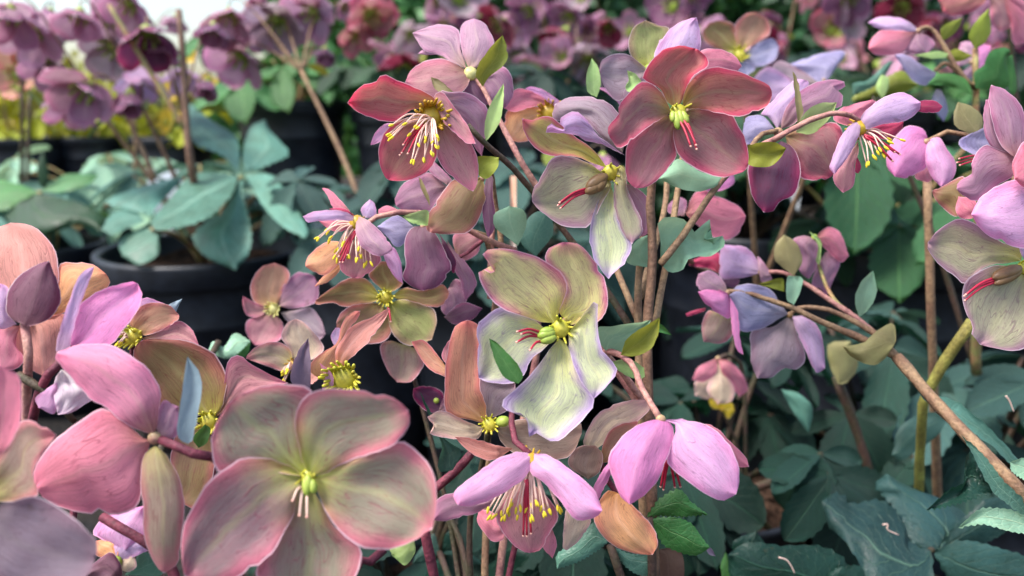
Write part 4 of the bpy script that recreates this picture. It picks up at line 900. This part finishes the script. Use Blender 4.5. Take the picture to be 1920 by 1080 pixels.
for k in range(1): 
    stem(pD, [(1680, 668, .41), (1760, 760, .39), (1840, 845, .375), (1935, 945, .36), (2050, 1080, .352), P(2230, 1270, .36)], .0030, .0040, 'tan', 'stem', 24)
    stem(pD, [Z7(375, 497) + (.42,), Z7(480, 508) + (.42,), Z7(600, 545) + (.419,), Z7(740, 592) + (.417,), Z7(900, 670) + (.415,), Z7(1150, 775) + (.412,), (1682, 670, .41)], .0012, .0022, 'tan', 'flower_stalk', 24)
    stem(pD, [Z7(722, 640) + (.432,), Z7(770, 592) + (.43,), Z7(900, 595) + (.428,), Z7(1020, 635) + (.424,), Z7(1200, 735) + (.416,), (1655, 640, .412), (1682, 670, .41)], .0012, .0020, 'khaki' if 'khaki' in STEMC else 'tan', 'flower_stalk', 20)
    stem(pD, [Z7(565, 392) + (.457,), Z7(680, 392) + (.452,), Z7(800, 450) + (.446,), Z7(950, 550) + (.44,), Z7(1100, 650) + (.43,), Z7(1200, 738) + (.418,)], .0012, .0018, 'pink', 'flower_stalk', 18)
    stem(pD, [Z7(862, 200) + (.462,), Z7(880, 330) + (.468,), Z7(960, 530) + (.455,), Z7(1100, 652) + (.432,)], .001, .0014, 'green', 'flower_stalk', 12)

#@@BACK@@
# ================================================================== traced leaves near the lower right and bottom
def leaf_of(pl, hub, base, sets, stemcol='dark', r=.0020):
    """sets: (Z, colour, depth, outline, overrides)"""
    lf = stem(pl, [base, base.lerp(hub, .5) + Vector((0, 0, .015)), hub], r * 1.25, r, stemcol, 'leaf', 10)
    for s in sets: leaflet(lf, s[0], s[1], s[2], s[3], **(s[4] if len(s) > 4 else {}))
    return lf
pR = plant('hellebore_plant', 'leafy hellebore at bottom right with broad dark grey-green leaves', P(1800, 1080, .60))
b = P(1800, 1080, .60)
leaf_of(pR, P(*Y6(775, 972), .47), b, [
 (Y6, 'slate', .47, "775,972 690,935 645,820 560,758 450,775 372,723 318,765 340,860 420,940 490,1060 520,1180 700,1200 780,1100", dict(g=(0,-.8), cup=.12)),
 (Y6, 'slate', .472, "780,970 690,925 645,820 545,700 590,648 680,700 830,758 1000,880 1010,940 880,985", dict(g=(0,-.8))),
 (Y6, 'slate', .468, "790,985 900,930 1050,960 1200,1010 1300,1100 1100,1180 900,1150", dict(tilt=-.1)),
 (Y6, 'slate', .476, "800,965 900,850 1010,760 1100,760 1180,830 1050,920 900,975", dict(tilt=.2)),
])
leaf_of(pR, P(1540, 1120, .45), P(1770, 1090, .60), [
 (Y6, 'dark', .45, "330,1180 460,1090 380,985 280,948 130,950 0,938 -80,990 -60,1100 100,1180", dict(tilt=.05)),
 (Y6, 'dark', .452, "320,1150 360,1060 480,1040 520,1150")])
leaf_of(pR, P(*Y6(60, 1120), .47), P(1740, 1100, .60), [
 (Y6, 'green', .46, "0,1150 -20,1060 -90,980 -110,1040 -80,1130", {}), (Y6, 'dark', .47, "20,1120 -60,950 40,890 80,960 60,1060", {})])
for i, (c, d, o) in enumerate((('teal', .36, "1190,850 1170,760 1085,680 1000,570 903,483 950,560 990,640 1050,735 1150,815"),
          ('dark', .365, "1060,720 985,645 948,558 918,600 922,680 850,720 757,802 850,785 960,750"),
          ('mint', .35, "1260,870 1170,825 1100,798 980,800 893,877 1000,862 1115,893 1200,900"),
          ('mint', .352, "1270,720 1200,690 1120,640 1112,600 1180,580 1260,620"),
          ('teal', .40, "1200,640 1140,580 1050,480 950,390 850,330 715,298 760,350 850,420 1000,505 1120,612"))):
    leaflet(pD, Y6, c, d, o, teeth=.05 if i < 4 else 0, name_=None) if False else blade('bract', pD, Y6, o, d, tilt=.05, roll=.3, bow=.05, cup=-.2, col=LEAFC[c], mat=M_LEAF, teeth=.05 if i < 4 else 0, n=28, K=8)
# leaves of the centre plant at the foot of its stem
leaf_of(pB, P(*Y5(1275, 725), .345), P(1228, 1400, .362), [
 (Y5, 'green', .344, "1260,722 1340,620 1440,575 1500,640 1592,712 1460,722 1350,718", dict(tilt=.1, teeth=.05)),
 (Y5, 'green', .344, "1275,732 1400,728 1500,760 1562,840 1602,892 1530,935 1420,912 1340,862", dict(tilt=-.1, teeth=.05))])
leaf_of(pB, P(*Y5(1060, 880), .348), P(1226, 1400, .362), [
 (Y5, 'teal', .352, "1075,885 1180,930 1310,905 1302,1002 1250,1048 1150,1002", dict(tilt=-.1, teeth=.05)),
 (Y5, 'teal', .35, "1045,860 970,755 880,850 768,930 768,1008 880,972 1000,900", dict(tilt=-.05, teeth=.05))])
leaf_of(pC, P(980, 1110, .44), P(900, 1330, .37), [
 (Y5, 'dark', .46, "700,1150 1000,1100 1080,1000 980,900 780,880 520,900 420,970 400,1080", dict(teeth=.04)),
 (Y5, 'dark', .47, "690,1140 400,1080 330,1180 500,1250")])
leaf_of(pC, P(*Y5(130, 920), .47), P(890, 1330, .38), [
 (Y5, 'slate', .47, "130,920 100,820 60,850 0,930 -20,980 60,970", dict(teeth=.02)), (Y5, 'slate', .47, "140,920 200,905 300,930 385,995 260,960"),
 (Y5, 'dark', .472, "130,930 70,1000 50,1100 130,1120 180,1000"), (Y5, 'dark', .475, "145,915 160,820 230,780 250,860 200,910")])
bract(pB, Y5, 'oldlf', .37, "1330,900 1440,900 1460,1060 1380,1110 1290,1060", cup=.2)
bract(pB, Y5, 'plum', .36, "1575,890 1610,895 1635,940 1600,930")
blade('bract', pA, W1, "760,1010 740,990 800,955 822,952 825,1000 790,1045", .31, cup=.2, col=LEAFC['lime'], mat=M_BRACT)
bract(pA, Y2, 'teal', .31, "600,1075 640,1020 690,960 760,985 780,1075", cup=.2)
bract(pL, Z0, 'blue', .37, "310,580 318,570 342,560 332,580 328,600", cup=.2)
leaf_of(pL, P(410, 640, .46), P(80, 1420, .335), [(Z0, 'mint', .46, "470,640 440,625 420,650 400,640 390,660 430,672"), (Z0, 'green', .465, "470,645 445,640 425,668 460,668")])

# ================================================================== the plants behind, each in its own pot
def potted(label_pot, px, py, d, r, z0=0.0):
    c = P(px, py, d); h = c.z - z0
    pot(c.x, c.y, z0, r, h, label_pot); return c.x, c.y, c.z - h * .09
NOD = (0, -.45, -.8); FACE = (0, -1, -.1); LFT = (-.7, -.6, -.3); RGT = (.7, -.6, -.3)
# 1: the large potted plant at left with its big five-fingered leaf
x, y, z = potted('large black nursery pot in front of the left row, its rim fully in view', 385, 462, 1.12, .145)
def big_leaf(pl, base):
    stem(pl, [base, P(362, 330, 1.0), P(350, 240, .99), P(343, 100, .99), P(335, 18, .99)], .0065, .004, 'brown', 'stem', 18)
    stem(pl, [P(349, 245, .99), P(300, 165, .98), P(235, 60, .98), P(205, 10, .98)], .004, .003, 'green', 'stem', 12)
    stem(pl, [P(290, 335, 1.05), P(262, 270, 1.05), P(225, 190, 1.05)], .004, .003, 'tan', 'stem', 10)
    G = dict(g=(0, -1.7), gc=(452, 331))
    leaf_of(pl, P(*S1(905, 662), 1.02), base, [
     (S1, 'teal', 1.02, "890,662 790,650 720,655 640,740 565,832 590,862 700,847 800,802 870,722", dict(G, teeth=.03)),
     (S1, 'teal', 1.02, "893,645 830,580 740,545 698,480 713,388 790,450 880,510 897,580", dict(G, teeth=.03)),
     (S1, 'teal', 1.02, "920,645 912,570 940,480 992,448 1012,490 1083,570 1020,612", dict(G, teeth=.03)),
     (S1, 'teal', 1.02, "925,660 1010,655 1080,730 1152,860 1142,893 1050,842 980,762", dict(G, teeth=.03)),
     (S1, 'teal', 1.02, "905,672 830,800 728,872 758,952 882,1013 935,942 938,850 915,760", dict(g=(0,-.6), gc=(452, 331), teeth=.03))], 'green', .003)
    leaf_of(pl, P(*S1(570, 860), 1.0), base, [
     (S1, 'teal', 1.0, "590,880 530,858 448,900 458,962 520,992 592,952", dict(g=(0,-.8))),
     (S1, 'teal', 1.01, "540,830 500,780 430,790 380,860 420,880 490,850", dict(g=(0,-1.5))),
     (S1, 'teal', 1.02, "560,800 640,720 700,655 560,690 400,750 480,790", dict(g=(0,-1.5)))], 'green', .003)
bg_plant('teal-leaved hellebore in the large pot at left with tall mauve flowers', x, y, z, [
  (165, 160, 1.02, .115, 'mauve', (-.1, -.8, -.6), .5), (130, 185, 1.08, .09, 'mauve', NOD, .6), (262, 125, 1.05, .10, 'lilac', (0, -.3, -.9), .6), (245, 170, 1.02, .07, 'mauvd', NOD, .9),
  (275, 55, 1.0, .11, 'purple', (.2, -.6, -.7), .6), (310, 85, 1.03, .06, 'mauve', NOD, .7), (120, 70, 1.1, .10, 'greym', LFT, .5), (200, 30, 1.1, .10, 'mauve', RGT, .5), (390, 150, 1.1, .06, 'mauvd', NOD, .8), (150, 20, 1.0, .085, 'mauve', NOD, .5), (60, 55, 1.05, .10, 'lilacp', (.3, -.8, -.5), .4), (215, 85, 1.08, .10, 'greym', (-.3, -.8, -.4), .4), (345, 130, 1.12, .085, 'lilac', NOD, .5), (20, 15, 1.0, .10, 'mauve', NOD, .5), (90, 110, 1.12, .09, 'mauve', (.2, -.7, -.7), .5), (400, 45, 1.1, .07, 'mauvd', NOD, .6), (245, 5, 1.05, .09, 'mauve', (0, -.8, -.5), .4)],
  8, 'teal', .10, (.06, .16), (.06, .14), 11, 'tan', 3, None, big_leaf, arc=(10, 175))
# 2: left edge
x, y, z = potted('black pot at the left edge partly hidden by the salmon flower', 50, 468, 1.35, .115)
bg_plant('pale teal hellebore by the left edge below the mauve flowers', x, y, z, [
  (35, 140, 1.3, .10, 'peach', (.1, -1, .1), .35), (20, 30, 1.25, .07, 'mauve', NOD, .6), (95, 20, 1.2, .08, 'mauve', NOD, .6), (60, 100, 1.35, .05, 'greym', NOD, .7), (100, 150, 1.4, .06, 'mauve', NOD, .7)],
  15, 'teal', .10, (.08, .30), (.06, .16), 12, 'dark', 2)
x, y, z = potted('black pot behind the big five-fingered leaf', 235, 400, 1.55, .12)
bg_plant('pale leaved hellebore in the second row behind the large left pot', x, y, z, [(330, 30, 1.5, .07, 'mauve', NOD, .6), (215, 90, 1.5, .07, 'greym', LFT, .5)], 15, 'mint', .10, (.08, .26), (.06, .16), 13, 'tan', 1)
x, y, z = potted('black pot between the large left pot and the centre flowers', 700, 470, 1.05, .11)
bg_plant('grey-green hellebore standing behind the left nodding flower', x, y, z, [(455, 100, 1.2, .12, 'mauve', (-.2, -.7, -.6), .45), (520, 35, 1.2, .12, 'greym', (.1, -.8, -.5), .4), (430, 20, 1.15, .10, 'mauve', NOD, .5), (590, 20, 1.2, .11, 'mauve', (-.2, -.8, -.4), .4), (470, 45, 1.25, .12, 'mauve', RGT, .6), (610, 90, 1.25, .06, 'mauvd', NOD, .7)], 13, 'slate', .085, (.05, .14), (.04, .16), 14, 'tan', 1)
def arch_leaves(pl, base):
    leaf_of(pl, P(*S1(150, 720), 1.15), base, [(S1, 'green', 1.15, "150,722 60,770 -20,790 -60,760 -20,680 60,690", dict(g=(0, -1.2))), (S1, 'green', 1.15, "150,715 250,655 372,655 330,692 230,720", dict(g=(0, -1.2))),
      (S1, 'deep', 1.13, "140,725 280,755 392,810 385,872 300,842 170,880 60,862 30,790", dict(g=(0, -1.0))), (S1, 'deep', 1.15, "150,700 140,620 165,560 180,640 175,700")], 'green', .004)
x_, y_, z_ = potted('small black pot tucked behind the salmon flower', 90, 455, 1.2, .08)
bg_plant('hellebore with arching olive-green leaves at the left edge', x_, y_, z_, [], 2, 'green', .08, (.05, .1), (.03, .08), 15, 'green', 1, None, arch_leaves, arc=(20, 160))
# 3: raised bench with the back row
def bench():
    z = P(545, 190, 1.8).z - .26
    o = bpy.data.objects.new('display_bench', None); link(o, None, (0.3, 1.62, 0)); tag(o, 'dark low slatted bench carrying the back row of pots', 'bench')
    def box(name, x0, x1, y0, y1, z0, z1):
        V = [Vector((a, b_, c)) for c in (z0, z1) for b_ in (y0, y1) for a in (x0, x1)]
        F = [(0, 2, 3, 1), (4, 5, 7, 6), (0, 1, 5, 4), (2, 6, 7, 3), (0, 4, 6, 2), (1, 3, 7, 5)]
        q = bpy.data.objects.new(name, mesh(name, V, F, None, (M_WOOD,), None, False)); link(q, o, (0, 0, 0)); tones(q, (40, 38, 38), (46, 42, 40), (60, 54, 48))
    for k in range(7): box('slat', -1.9, 2.3, 1.60 + k * .16, 1.72 + k * .16, z - .025, z)
    for xx in (-1.8, -.4, 1.0, 2.2):
        for yy in (1.63, 2.6): box('leg', xx, xx + .06, yy, yy + .06, 0, z - .026)
    return z
ZB = bench()
x, y, z = potted('black pot on the bench with its rim at eye level', 545, 188, 1.8, .13, ZB)
bg_plant('green leafy hellebore in the eye-level pot on the bench', x, y, z, [(540, 20, 1.7, .10, 'mauve', NOD, .6), (490, 15, 1.7, .09, 'mauve', FACE, .6), (600, 30, 1.75, .09, 'mauvd', NOD, .6), (640, 10, 1.75, .09, 'mauve', RGT, .6)], 12, 'green', .13, (.07, .18), (.05, .17), 21, 'tan', 2)
PB = ['mauve', 'mauvd', 'greym', 'mauve', 'blush', 'burg', 'mauvd', 'lilacp', 'purple', 'rosem']
place = [(760, 1.75, 'on the bench behind the rose cup flower'), (900, 2.05, 'on the bench above the dusty back-view flower'), (1030, 1.7, 'on the bench with a wine red flower'),
         (1180, 2.0, 'on the bench behind the top star flower'), (1330, 1.75, 'on the bench right behind the star flower'), (1490, 1.95, 'on the bench with dark mauve flowers'),
         (1640, 1.7, 'on the bench behind the pale pink side flower'), (1800, 2.0, 'on the bench behind the upper right bracts'), (1960, 1.75, 'on the bench at the right edge')]
for i, (px, d, where) in enumerate(place):
    rg = random.Random(40 + i); c = P(px, 192, d); zr = ZB + .24
    pot(c.x, c.y, ZB, .125, .24, 'pot ' + where)
    fl = []
    for k in range(8 if px > 420 else 5):
        fx = px + rg.uniform(-105, 105); fy = rg.uniform(-25, 125 if px > 420 else 60)
        a = rg.uniform(-.8, .8)
        fl.append((fx, fy, d + rg.uniform(-.16, .05), rg.uniform(.10, .14), rg.choice(PB) if not (px == 1030 and k < 3) else 'burg', (a, -.6, -.6 if rg.random() < .7 else .1), rg.uniform(.25, .6)))
    if px == 1030: fl[0] = (1140, 45, 1.45, .085, 'burg', (0, -.7, -.6), .6)
    bg_plant('hellebore ' + where, c.x, c.y, zr - .02, fl, 9 if px > 420 else 6, ['deep', 'green', 'dark'][i % 3], .11, (.06, .17), (.0, .15), 60 + i, 'tan', 3)
# 4: middle row on the ground behind the centre and right
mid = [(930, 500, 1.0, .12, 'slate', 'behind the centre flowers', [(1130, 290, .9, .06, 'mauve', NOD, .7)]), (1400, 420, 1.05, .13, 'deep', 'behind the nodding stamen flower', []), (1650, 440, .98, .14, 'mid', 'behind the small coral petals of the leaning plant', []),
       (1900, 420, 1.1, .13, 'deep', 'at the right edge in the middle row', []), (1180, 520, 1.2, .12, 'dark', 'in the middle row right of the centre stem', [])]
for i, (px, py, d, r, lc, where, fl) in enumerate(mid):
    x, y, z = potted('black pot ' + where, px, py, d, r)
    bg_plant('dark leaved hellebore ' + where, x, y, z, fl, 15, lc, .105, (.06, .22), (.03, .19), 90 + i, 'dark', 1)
# 5: nearer understorey at the lower right
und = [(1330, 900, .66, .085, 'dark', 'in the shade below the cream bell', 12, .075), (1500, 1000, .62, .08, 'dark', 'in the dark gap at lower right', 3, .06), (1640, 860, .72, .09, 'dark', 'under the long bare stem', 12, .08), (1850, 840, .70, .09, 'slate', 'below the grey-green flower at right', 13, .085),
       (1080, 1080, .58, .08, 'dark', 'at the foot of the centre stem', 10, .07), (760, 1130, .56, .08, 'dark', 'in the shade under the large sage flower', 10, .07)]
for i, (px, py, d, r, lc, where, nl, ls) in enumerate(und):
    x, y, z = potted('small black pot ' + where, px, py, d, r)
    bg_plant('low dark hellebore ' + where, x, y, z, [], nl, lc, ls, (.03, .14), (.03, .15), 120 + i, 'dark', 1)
# cream bell and the flowers of the plants in the middle distance at upper right
pG = plant('hellebore_plant', 'short hellebore with a single cream and pink bell in the shade', P(1400, 1020, .60))
flower(pG, 'cream bell flower with pink shoulders over a yellow bloom', Z0, (1346, 672), .56, [
 ('pale', "1340,690 1325,708 1303,715 1303,742 1330,748 1345,720", dict(off=.006)),
 ('pale', "1346,680 1340,700 1325,730 1345,758 1371,753 1377,728 1362,705", dict(tilt=-.1)),
 ('coral', "1345,671 1310,688 1298,712 1320,716 1342,700", dict(lift=.004)), ('coral', "1345,671 1372,680 1394,705 1402,730 1386,744 1372,727 1356,706", dict(lift=.005))], back=True, centre='knob', cr=2.4, defs=BK)
flower(pG, 'small yellow bloom under the cream bell', Z0, (1355, 768), .58, [('yellow', "1355,768 1345,755 1370,752 1378,770 1366,786"), ('yellow', "1352,768 1335,765 1328,750 1340,745")], centre='gold', cr=2)
stem(pG, [(1346, 672, .565), (1372, 668, .575), (1395, 720, .585), (1400, 1020, .60)], .0015, .002, 'dark', 'flower_stalk')
stem(pG, [(1355, 770, .582), (1385, 850, .59), (1400, 1020, .60)], .0012, .002, 'dark', 'flower_stalk')
pF = plant('hellebore_plant', 'hellebore at upper right with a pale pink side-facing flower and olive bracts', P(1830, 700, .62))
flower(pF, 'pale pink side-facing flower on an arched stalk at upper right', Z6, (435, 210), .52, [
 ('mauve', "435,212 390,260 345,330 400,362 500,362 553,300 500,240", dict(cup=.25, tilt=-.1)), ('coral', "425,212 300,208 190,203 118,270 102,330 150,368 250,373 345,343 395,262", dict(cup=.25, tilt=-.1)),
 ('lilac', "440,202 380,150 290,116 170,116 98,155 180,197 300,217 400,217", dict(cup=.25, lift=.003))], back=True, centre='knob', cr=2.4, defs=BK)
flower(pF, 'lavender petals hanging below the pale pink side-facing flower', Z6, (560, 470), .53, [
 ('lav', "560,490 450,430 360,368 278,368 350,482 430,565 530,565"), ('blush', "560,480 660,440 700,440 690,480 600,500"), ('grlav', "560,600 530,680 560,760 610,820 640,740 600,620")], back=True, centre='knob', cr=2, defs=BK)
flower(pF, 'pink petals behind the large olive bract', Z6, (800, 420), .57, [('lilacp', "800,420 700,440 720,290 780,280 850,330"), ('pink', "810,420 850,300 930,310 900,420 860,480 790,500"), ('lilacp', "800,430 730,500 770,540 820,500")], back=True, centre='knob', cr=2, defs=BK)
stem(pF, [Z6(435, 210) + (.522,), Z6(480, 182) + (.522,), Z6(540, 205) + (.522,), Z6(600, 290) + (.52,), Z6(680, 430) + (.52,), Z6(760, 545) + (.522,), Z6(820, 590) + (.525,)], .0014, .002, 'tan', 'flower_stalk', 18)
stem(pF, [Z6(560, 470) + (.532,), Z6(620, 425) + (.528,), Z6(690, 470) + (.524,), Z6(765, 548) + (.523,)], .0013, .0016, 'tan', 'flower_stalk', 12)
stem(pF, [Z6(822, 330) + (.53,), Z6(825, 450) + (.526,), Z6(830, 590) + (.526,), Z6(828, 750) + (.53,), (1832, 420, .56), P(1830, 700, .62)], .002, .004, 'green', 'stem', 18)
for c, d, o in (('olive', .52, "602,275 588,200 650,150 737,118 710,192 650,252"), ('olive', .525, "822,332 778,240 830,140 917,53 927,212 882,292"), ('green', .515, "825,595 812,490 880,440 920,350 1020,318 1063,345 1032,402 1042,582 900,602"),
                ('green', .515, "800,642 790,585 750,528 640,493 560,510 498,572 650,582"), ('lime', .518, "640,360 560,345 400,375 500,392 620,390"), ('olive', .519, "640,340 700,330 805,375 720,415 630,400"), ('green', .52, "1045,600 1035,400 1075,370 1105,580 1080,640")):
    bract(pF, Z6, c, d, o, cup=.15)
leaf_of(pF, P(*Z6(120, 640), .58), P(1830, 700, .62), [(Z6, 'olive', .58, "0,690 0,650 150,580 260,500 340,478 435,570 350,622 180,645", dict(teeth=.02)), (Z6, 'teal', .585, "0,640 0,560 100,540 230,420 270,420 170,560"), (Z6, 'lime', .57, "195,665 152,590 190,500 238,530 232,600")])
pK = plant('hellebore_plant', 'hellebore with rose petals cut off by the top right corner', P(1960, 520, .75))
flower(pK, 'rose petals hanging into the top right corner', Z6, (930, -60), .62, [
 ('rose', "900,-60 590,-20 588,20 610,82 680,107 800,82 892,10"), ('blush', "930,-40 920,30 928,150 990,212 1062,182 1115,100 1040,0"), ('coral', "1000,-40 1060,150 1080,290 1180,290 1180,120"), ('coral', "960,-60 1060,20 1152,140 1180,20")], back=True, centre='knob', cr=3, defs=BK)
stem(pK, [Z6(930, -60) + (.625,), (1900, -60, .65), (1895, 60, .66), (1920, 300, .7), P(1960, 520, .75)], .0015, .003, 'dark', 'flower_stalk')
pH = plant('hellebore_plant', 'hellebore behind the star flower with a soft taupe open flower', P(1420, 560, .78))
flower(pH, 'soft-focus taupe and pale grey open flower behind the star flower', Z4, (912, 265), .60, [
 ('oliv2', "900,250 780,232 708,190 686,130 730,72 800,57 872,78 895,150"), ('tan', "915,240 890,170 880,90 950,18 1020,12 1083,58 1088,140 1010,192 935,235"),
 ('grlav', "940,262 1010,200 1100,163 1147,210 1122,292 1020,335 960,305"), ('grlav', "920,280 960,300 1005,345 945,395 895,345")], centre='yg', cr=6, nect=7, defs=FR)
flower(pH, 'lavender petals to the right of the taupe flower', Z0, (1545, 150), .60, [('lav', "1545,160 1500,150 1480,120 1540,100 1585,97 1565,130"), ('greym', "1540,160 1460,180 1440,140 1460,115 1500,130"), ('lilac', "1530,165 1430,190 1410,150 1440,125 1490,150")], back=True, centre='knob', cr=2, defs=BK)
flower(pH, 'dusty pink petals behind the mint leaf of the centre stem', S3, (640, 850), .44, [
 ('coral', "650,800 680,730 720,712 762,733 842,768 877,810 852,872 800,903 740,882 680,832"), ('mauve', "645,810 590,800 585,770 620,735 655,755"), ('pink', "690,700 740,650 830,640 830,690 760,720")], back=True, centre='knob', cr=2, defs=BK)
for q, dd in ((Z4(912, 265), .605), ((1545, 150), .605), (S3(640, 850), .445)):
    stem(pH, [q + (dd,), (q[0] + 8, q[1] + 60, dd + .03), (1420, 560, .78)], .0015, .003, 'tan', 'flower_stalk')
# free stems seen between the leaves at right
stem(pE, [Y6(952, 5) + (.43,), Y6(865, 130) + (.44,), Y6(785, 265) + (.45,), Y6(742, 380) + (.46,), P(1720, 1000, .55)], .0030, .0032, 'yellow', 'stem', 14)
stem(pE, [(1738, 330, .47), (1742, 450, .48), (1748, 640, .50), P(1760, 1000, .58)], .0026, .0034, 'tan', 'stem', 12)
stem(pR, [Y6(378, 240) + (.56,), Y6(450, 430) + (.57,), Y6(525, 670) + (.58,), P(1660, 1050, .60)], .0035, .004, 'dark', 'stem', 12)
bract(pR, Y6, 'khaki', .555, "385,270 350,190 340,110 370,90 440,90 470,190 425,262", cup=.25)
bract(pR, Y6, 'slate', .52, "850,420 790,388 700,412 635,470 612,570 660,590 720,550 800,490", cup=.1)
bract(pR, Y6, 'teal', .57, "145,290 220,310 278,370 262,475 205,400", cup=.2); bract(pR, Y6, 'dark', .60, "160,590 110,640 108,740 160,808 260,722 250,640", cup=.2)

# ================================================================== plant labels, fallen stamens
def plant_tag(x0, y0, x1, y1, d, label, cols, drop=.16):
    a, b_, c, e = P(x0, y0, d), P(x1, y0, d), P(x1, y1, d), P(x0, y1, d)
    m = (c + e) / 2 - Vector((0, 0, drop)); t = FW * .0012
    ring = [a, b_, c, m + (c - e) * .12, m - (c - e) * .12, e]
    V = ring + [q + t for q in ring]; F = [tuple(range(5, -1, -1)), tuple(range(6, 12))] + [(i, (i + 1) % 6, 6 + (i + 1) % 6, 6 + i) for i in range(6)]
    o = bpy.data.objects.new('plant_label', mesh('plant_label', [v - m for v in V], F, None, (M_TAG,), None, False)); link(o, None, m); tones(o, *cols); return tag(o, label, 'plant label', 'plastic plant labels')
WH = ((215, 222, 228),) * 3
plant_tag(586, 410, 611, 470, .98, 'white plastic plant label left of the left nodding flower', WH)
plant_tag(276, 318, 342, 352, 1.30, 'white plastic label between the stems behind the big leaf', WH)
plant_tag(957, 330, 968, 392, .62, 'narrow white and orange label between the centre stems', ((235, 225, 215), (238, 225, 212), (236, 140, 50)))
plant_tag(1478, 330, 1500, 372, 1.3, 'pale label in the shade behind the wine petals', WH)
for i, (pts, lab) in enumerate((([(1460, 1045), (1475, 1050), (1484, 1062), (1490, 1075)], 'pale fallen stamen curled on the dark leaf at bottom edge'),
        ([(1655, 984), (1665, 983), (1664, 993), (1685, 1003)], 'pale fallen stamen hooked on the broad leaf'), ([(1886, 742), (1893, 752), (1901, 772)], 'pale fallen stamen lying on the leaf beside the long stem'))):
    d = (.435, .452, .40)[i]
    w = [P(a, b_, d) for a, b_ in pts]; V, F = tube_geo(w, .0006, .0004, 10, 5)
    o = geo_obj('fallen_stamen', None, w[0], [(V, F, 0)], (M_FIL,), CENT['pale']); tag(o, lab, 'stamen', 'fallen stamens')

# ================================================================== shrubs beyond the bench
def shrub(label, x, y, h, w, col, seed, n=2600, leaf=.05, flowers=None):
    rg = random.Random(seed); o = plant('evergreen_shrub', label, (x, y, 0), 'shrubs beyond the bench', 'shrub')
    for k in range(4):
        a = rg.uniform(0, 6.28); top = Vector((x + math.cos(a) * w * .5, y + math.sin(a) * w * .5, h * rg.uniform(.6, .9)))
        stem(o, [Vector((x, y, 0)), Vector((x, y, h * .3)) + (top - Vector((x, y, h))) * .15, top], .018, .006, 'dark', 'branch', 8)
    V, F, UV = [], [], []
    for i in range(n):
        while True:
            q = Vector((rg.uniform(-1, 1), rg.uniform(-1, 1), rg.uniform(-1, 1)))
            if q.length < 1 and mnoise.noise(q * 2.3 + Vector((seed, 0, 0))) > -.12: break
        c = Vector((q.x * w, q.y * w, h * (.52 + .5 * q.z)))
        u = Vector((rg.uniform(-1, 1), rg.uniform(-1, 1), rg.uniform(-.5, 1))).normalized(); s = u.orthogonal().normalized()
        t = u.cross(s); L = leaf * rg.uniform(.6, 1.3); b0 = len(V); a = rg.uniform(0, 6.28); e1 = s * math.cos(a) + t * math.sin(a); e2 = u.cross(e1)
        V += [c, c + e1 * L * .5 + e2 * L * .26, c + e1 * L, c + e1 * L * .5 - e2 * L * .26]; UV += [(.5, 0), (1, .5), (.5, 1), (0, .5)]; F += [(b0, b0 + 1, b0 + 2), (b0, b0 + 2, b0 + 3)]
    f = bpy.data.objects.new('foliage', mesh('foliage', V, F, UV, (M_LEAF,), None, False)); link(f, o, (x, y, 0)); tones(f, *LEAFC[col]); f["kind"] = "stuff"
for i, (px, d, h, w, col, where) in enumerate(((-150, 3.4, .85, .5, 'yel', 'sunlit yellow-green shrub at the far left'), (180, 3.9, .74, .45, 'yel', 'low yellow-green shrub behind the mauve flowers'), (690, 3.2, 1.35, .42, 'green', 'bright green shrub above the eye-level pot'), (900, 4.0, 1.3, .6, 'deep', 'dark shrub behind the dusty back-view flower'),
       (1090, 3.1, 1.5, .5, 'deep', 'dark green small-leaved shrub beside the wine red flower'), (1330, 3.6, 1.7, .6, 'green', 'green shrub behind the star flower'), (1600, 3.1, 1.6, .6, 'deep', 'dark shrub behind the pale pink side flower'), (1880, 3.5, 1.8, .7, 'deep', 'dark shrub behind the top right corner'), (430, 4.2, .62, .45, 'green', 'low green shrub between the sky gap and the bench pot'))):
    c = P(px, 192, d); shrub(where, c.x, c.y, h, w, col, 200 + i, 2500 if px < 300 else 7000, .06 if px < 300 else .075)
# yellow and red blooms in the sun at the far left
for i, (px, d, pals, where) in enumerate(((30, 1.9, ('magenta', 'red'), 'red-flowered bedding plant glowing behind the peach flower'), (170, 2.0, ('yellow', 'magenta'), 'yellow and pink bedding plant behind the mauve flowers at upper left'), (320, 1.95, ('yellow', 'yellow'), 'yellow bedding plant left of the eye-level pot'))):
    c = P(px, 230, d); rg = random.Random(300 + i)
    pot(c.x, c.y, ZB, .10, .17, 'black pot under the ' + where)
    fl = [(px + rg.uniform(-75, 75), rg.uniform(70, 240) if i else rg.uniform(50, 120), d - .05 + rg.uniform(-.1, .1), rg.uniform(.045, .075), rg.choice(pals), (rg.uniform(-.5, .5), -.8, .4), .3) for k in range(10)]
    bg_plant(where, c.x, c.y, ZB + .15, fl, 9, 'yel', .075, (.04, .13), (.02, .14), 310 + i, 'green', 3, group='bedding plants', name='bedding_plant')
# pots of the plants in front
for pl, r, lab in ((pB, .06, 'black pot holding the tall centre hellebore'), (pA, .06, 'black pot holding the nearest hellebore at bottom left')):
    o = ORG[pl.name]; pot(o.x, o.y, 0, r, o.z / .9, lab)
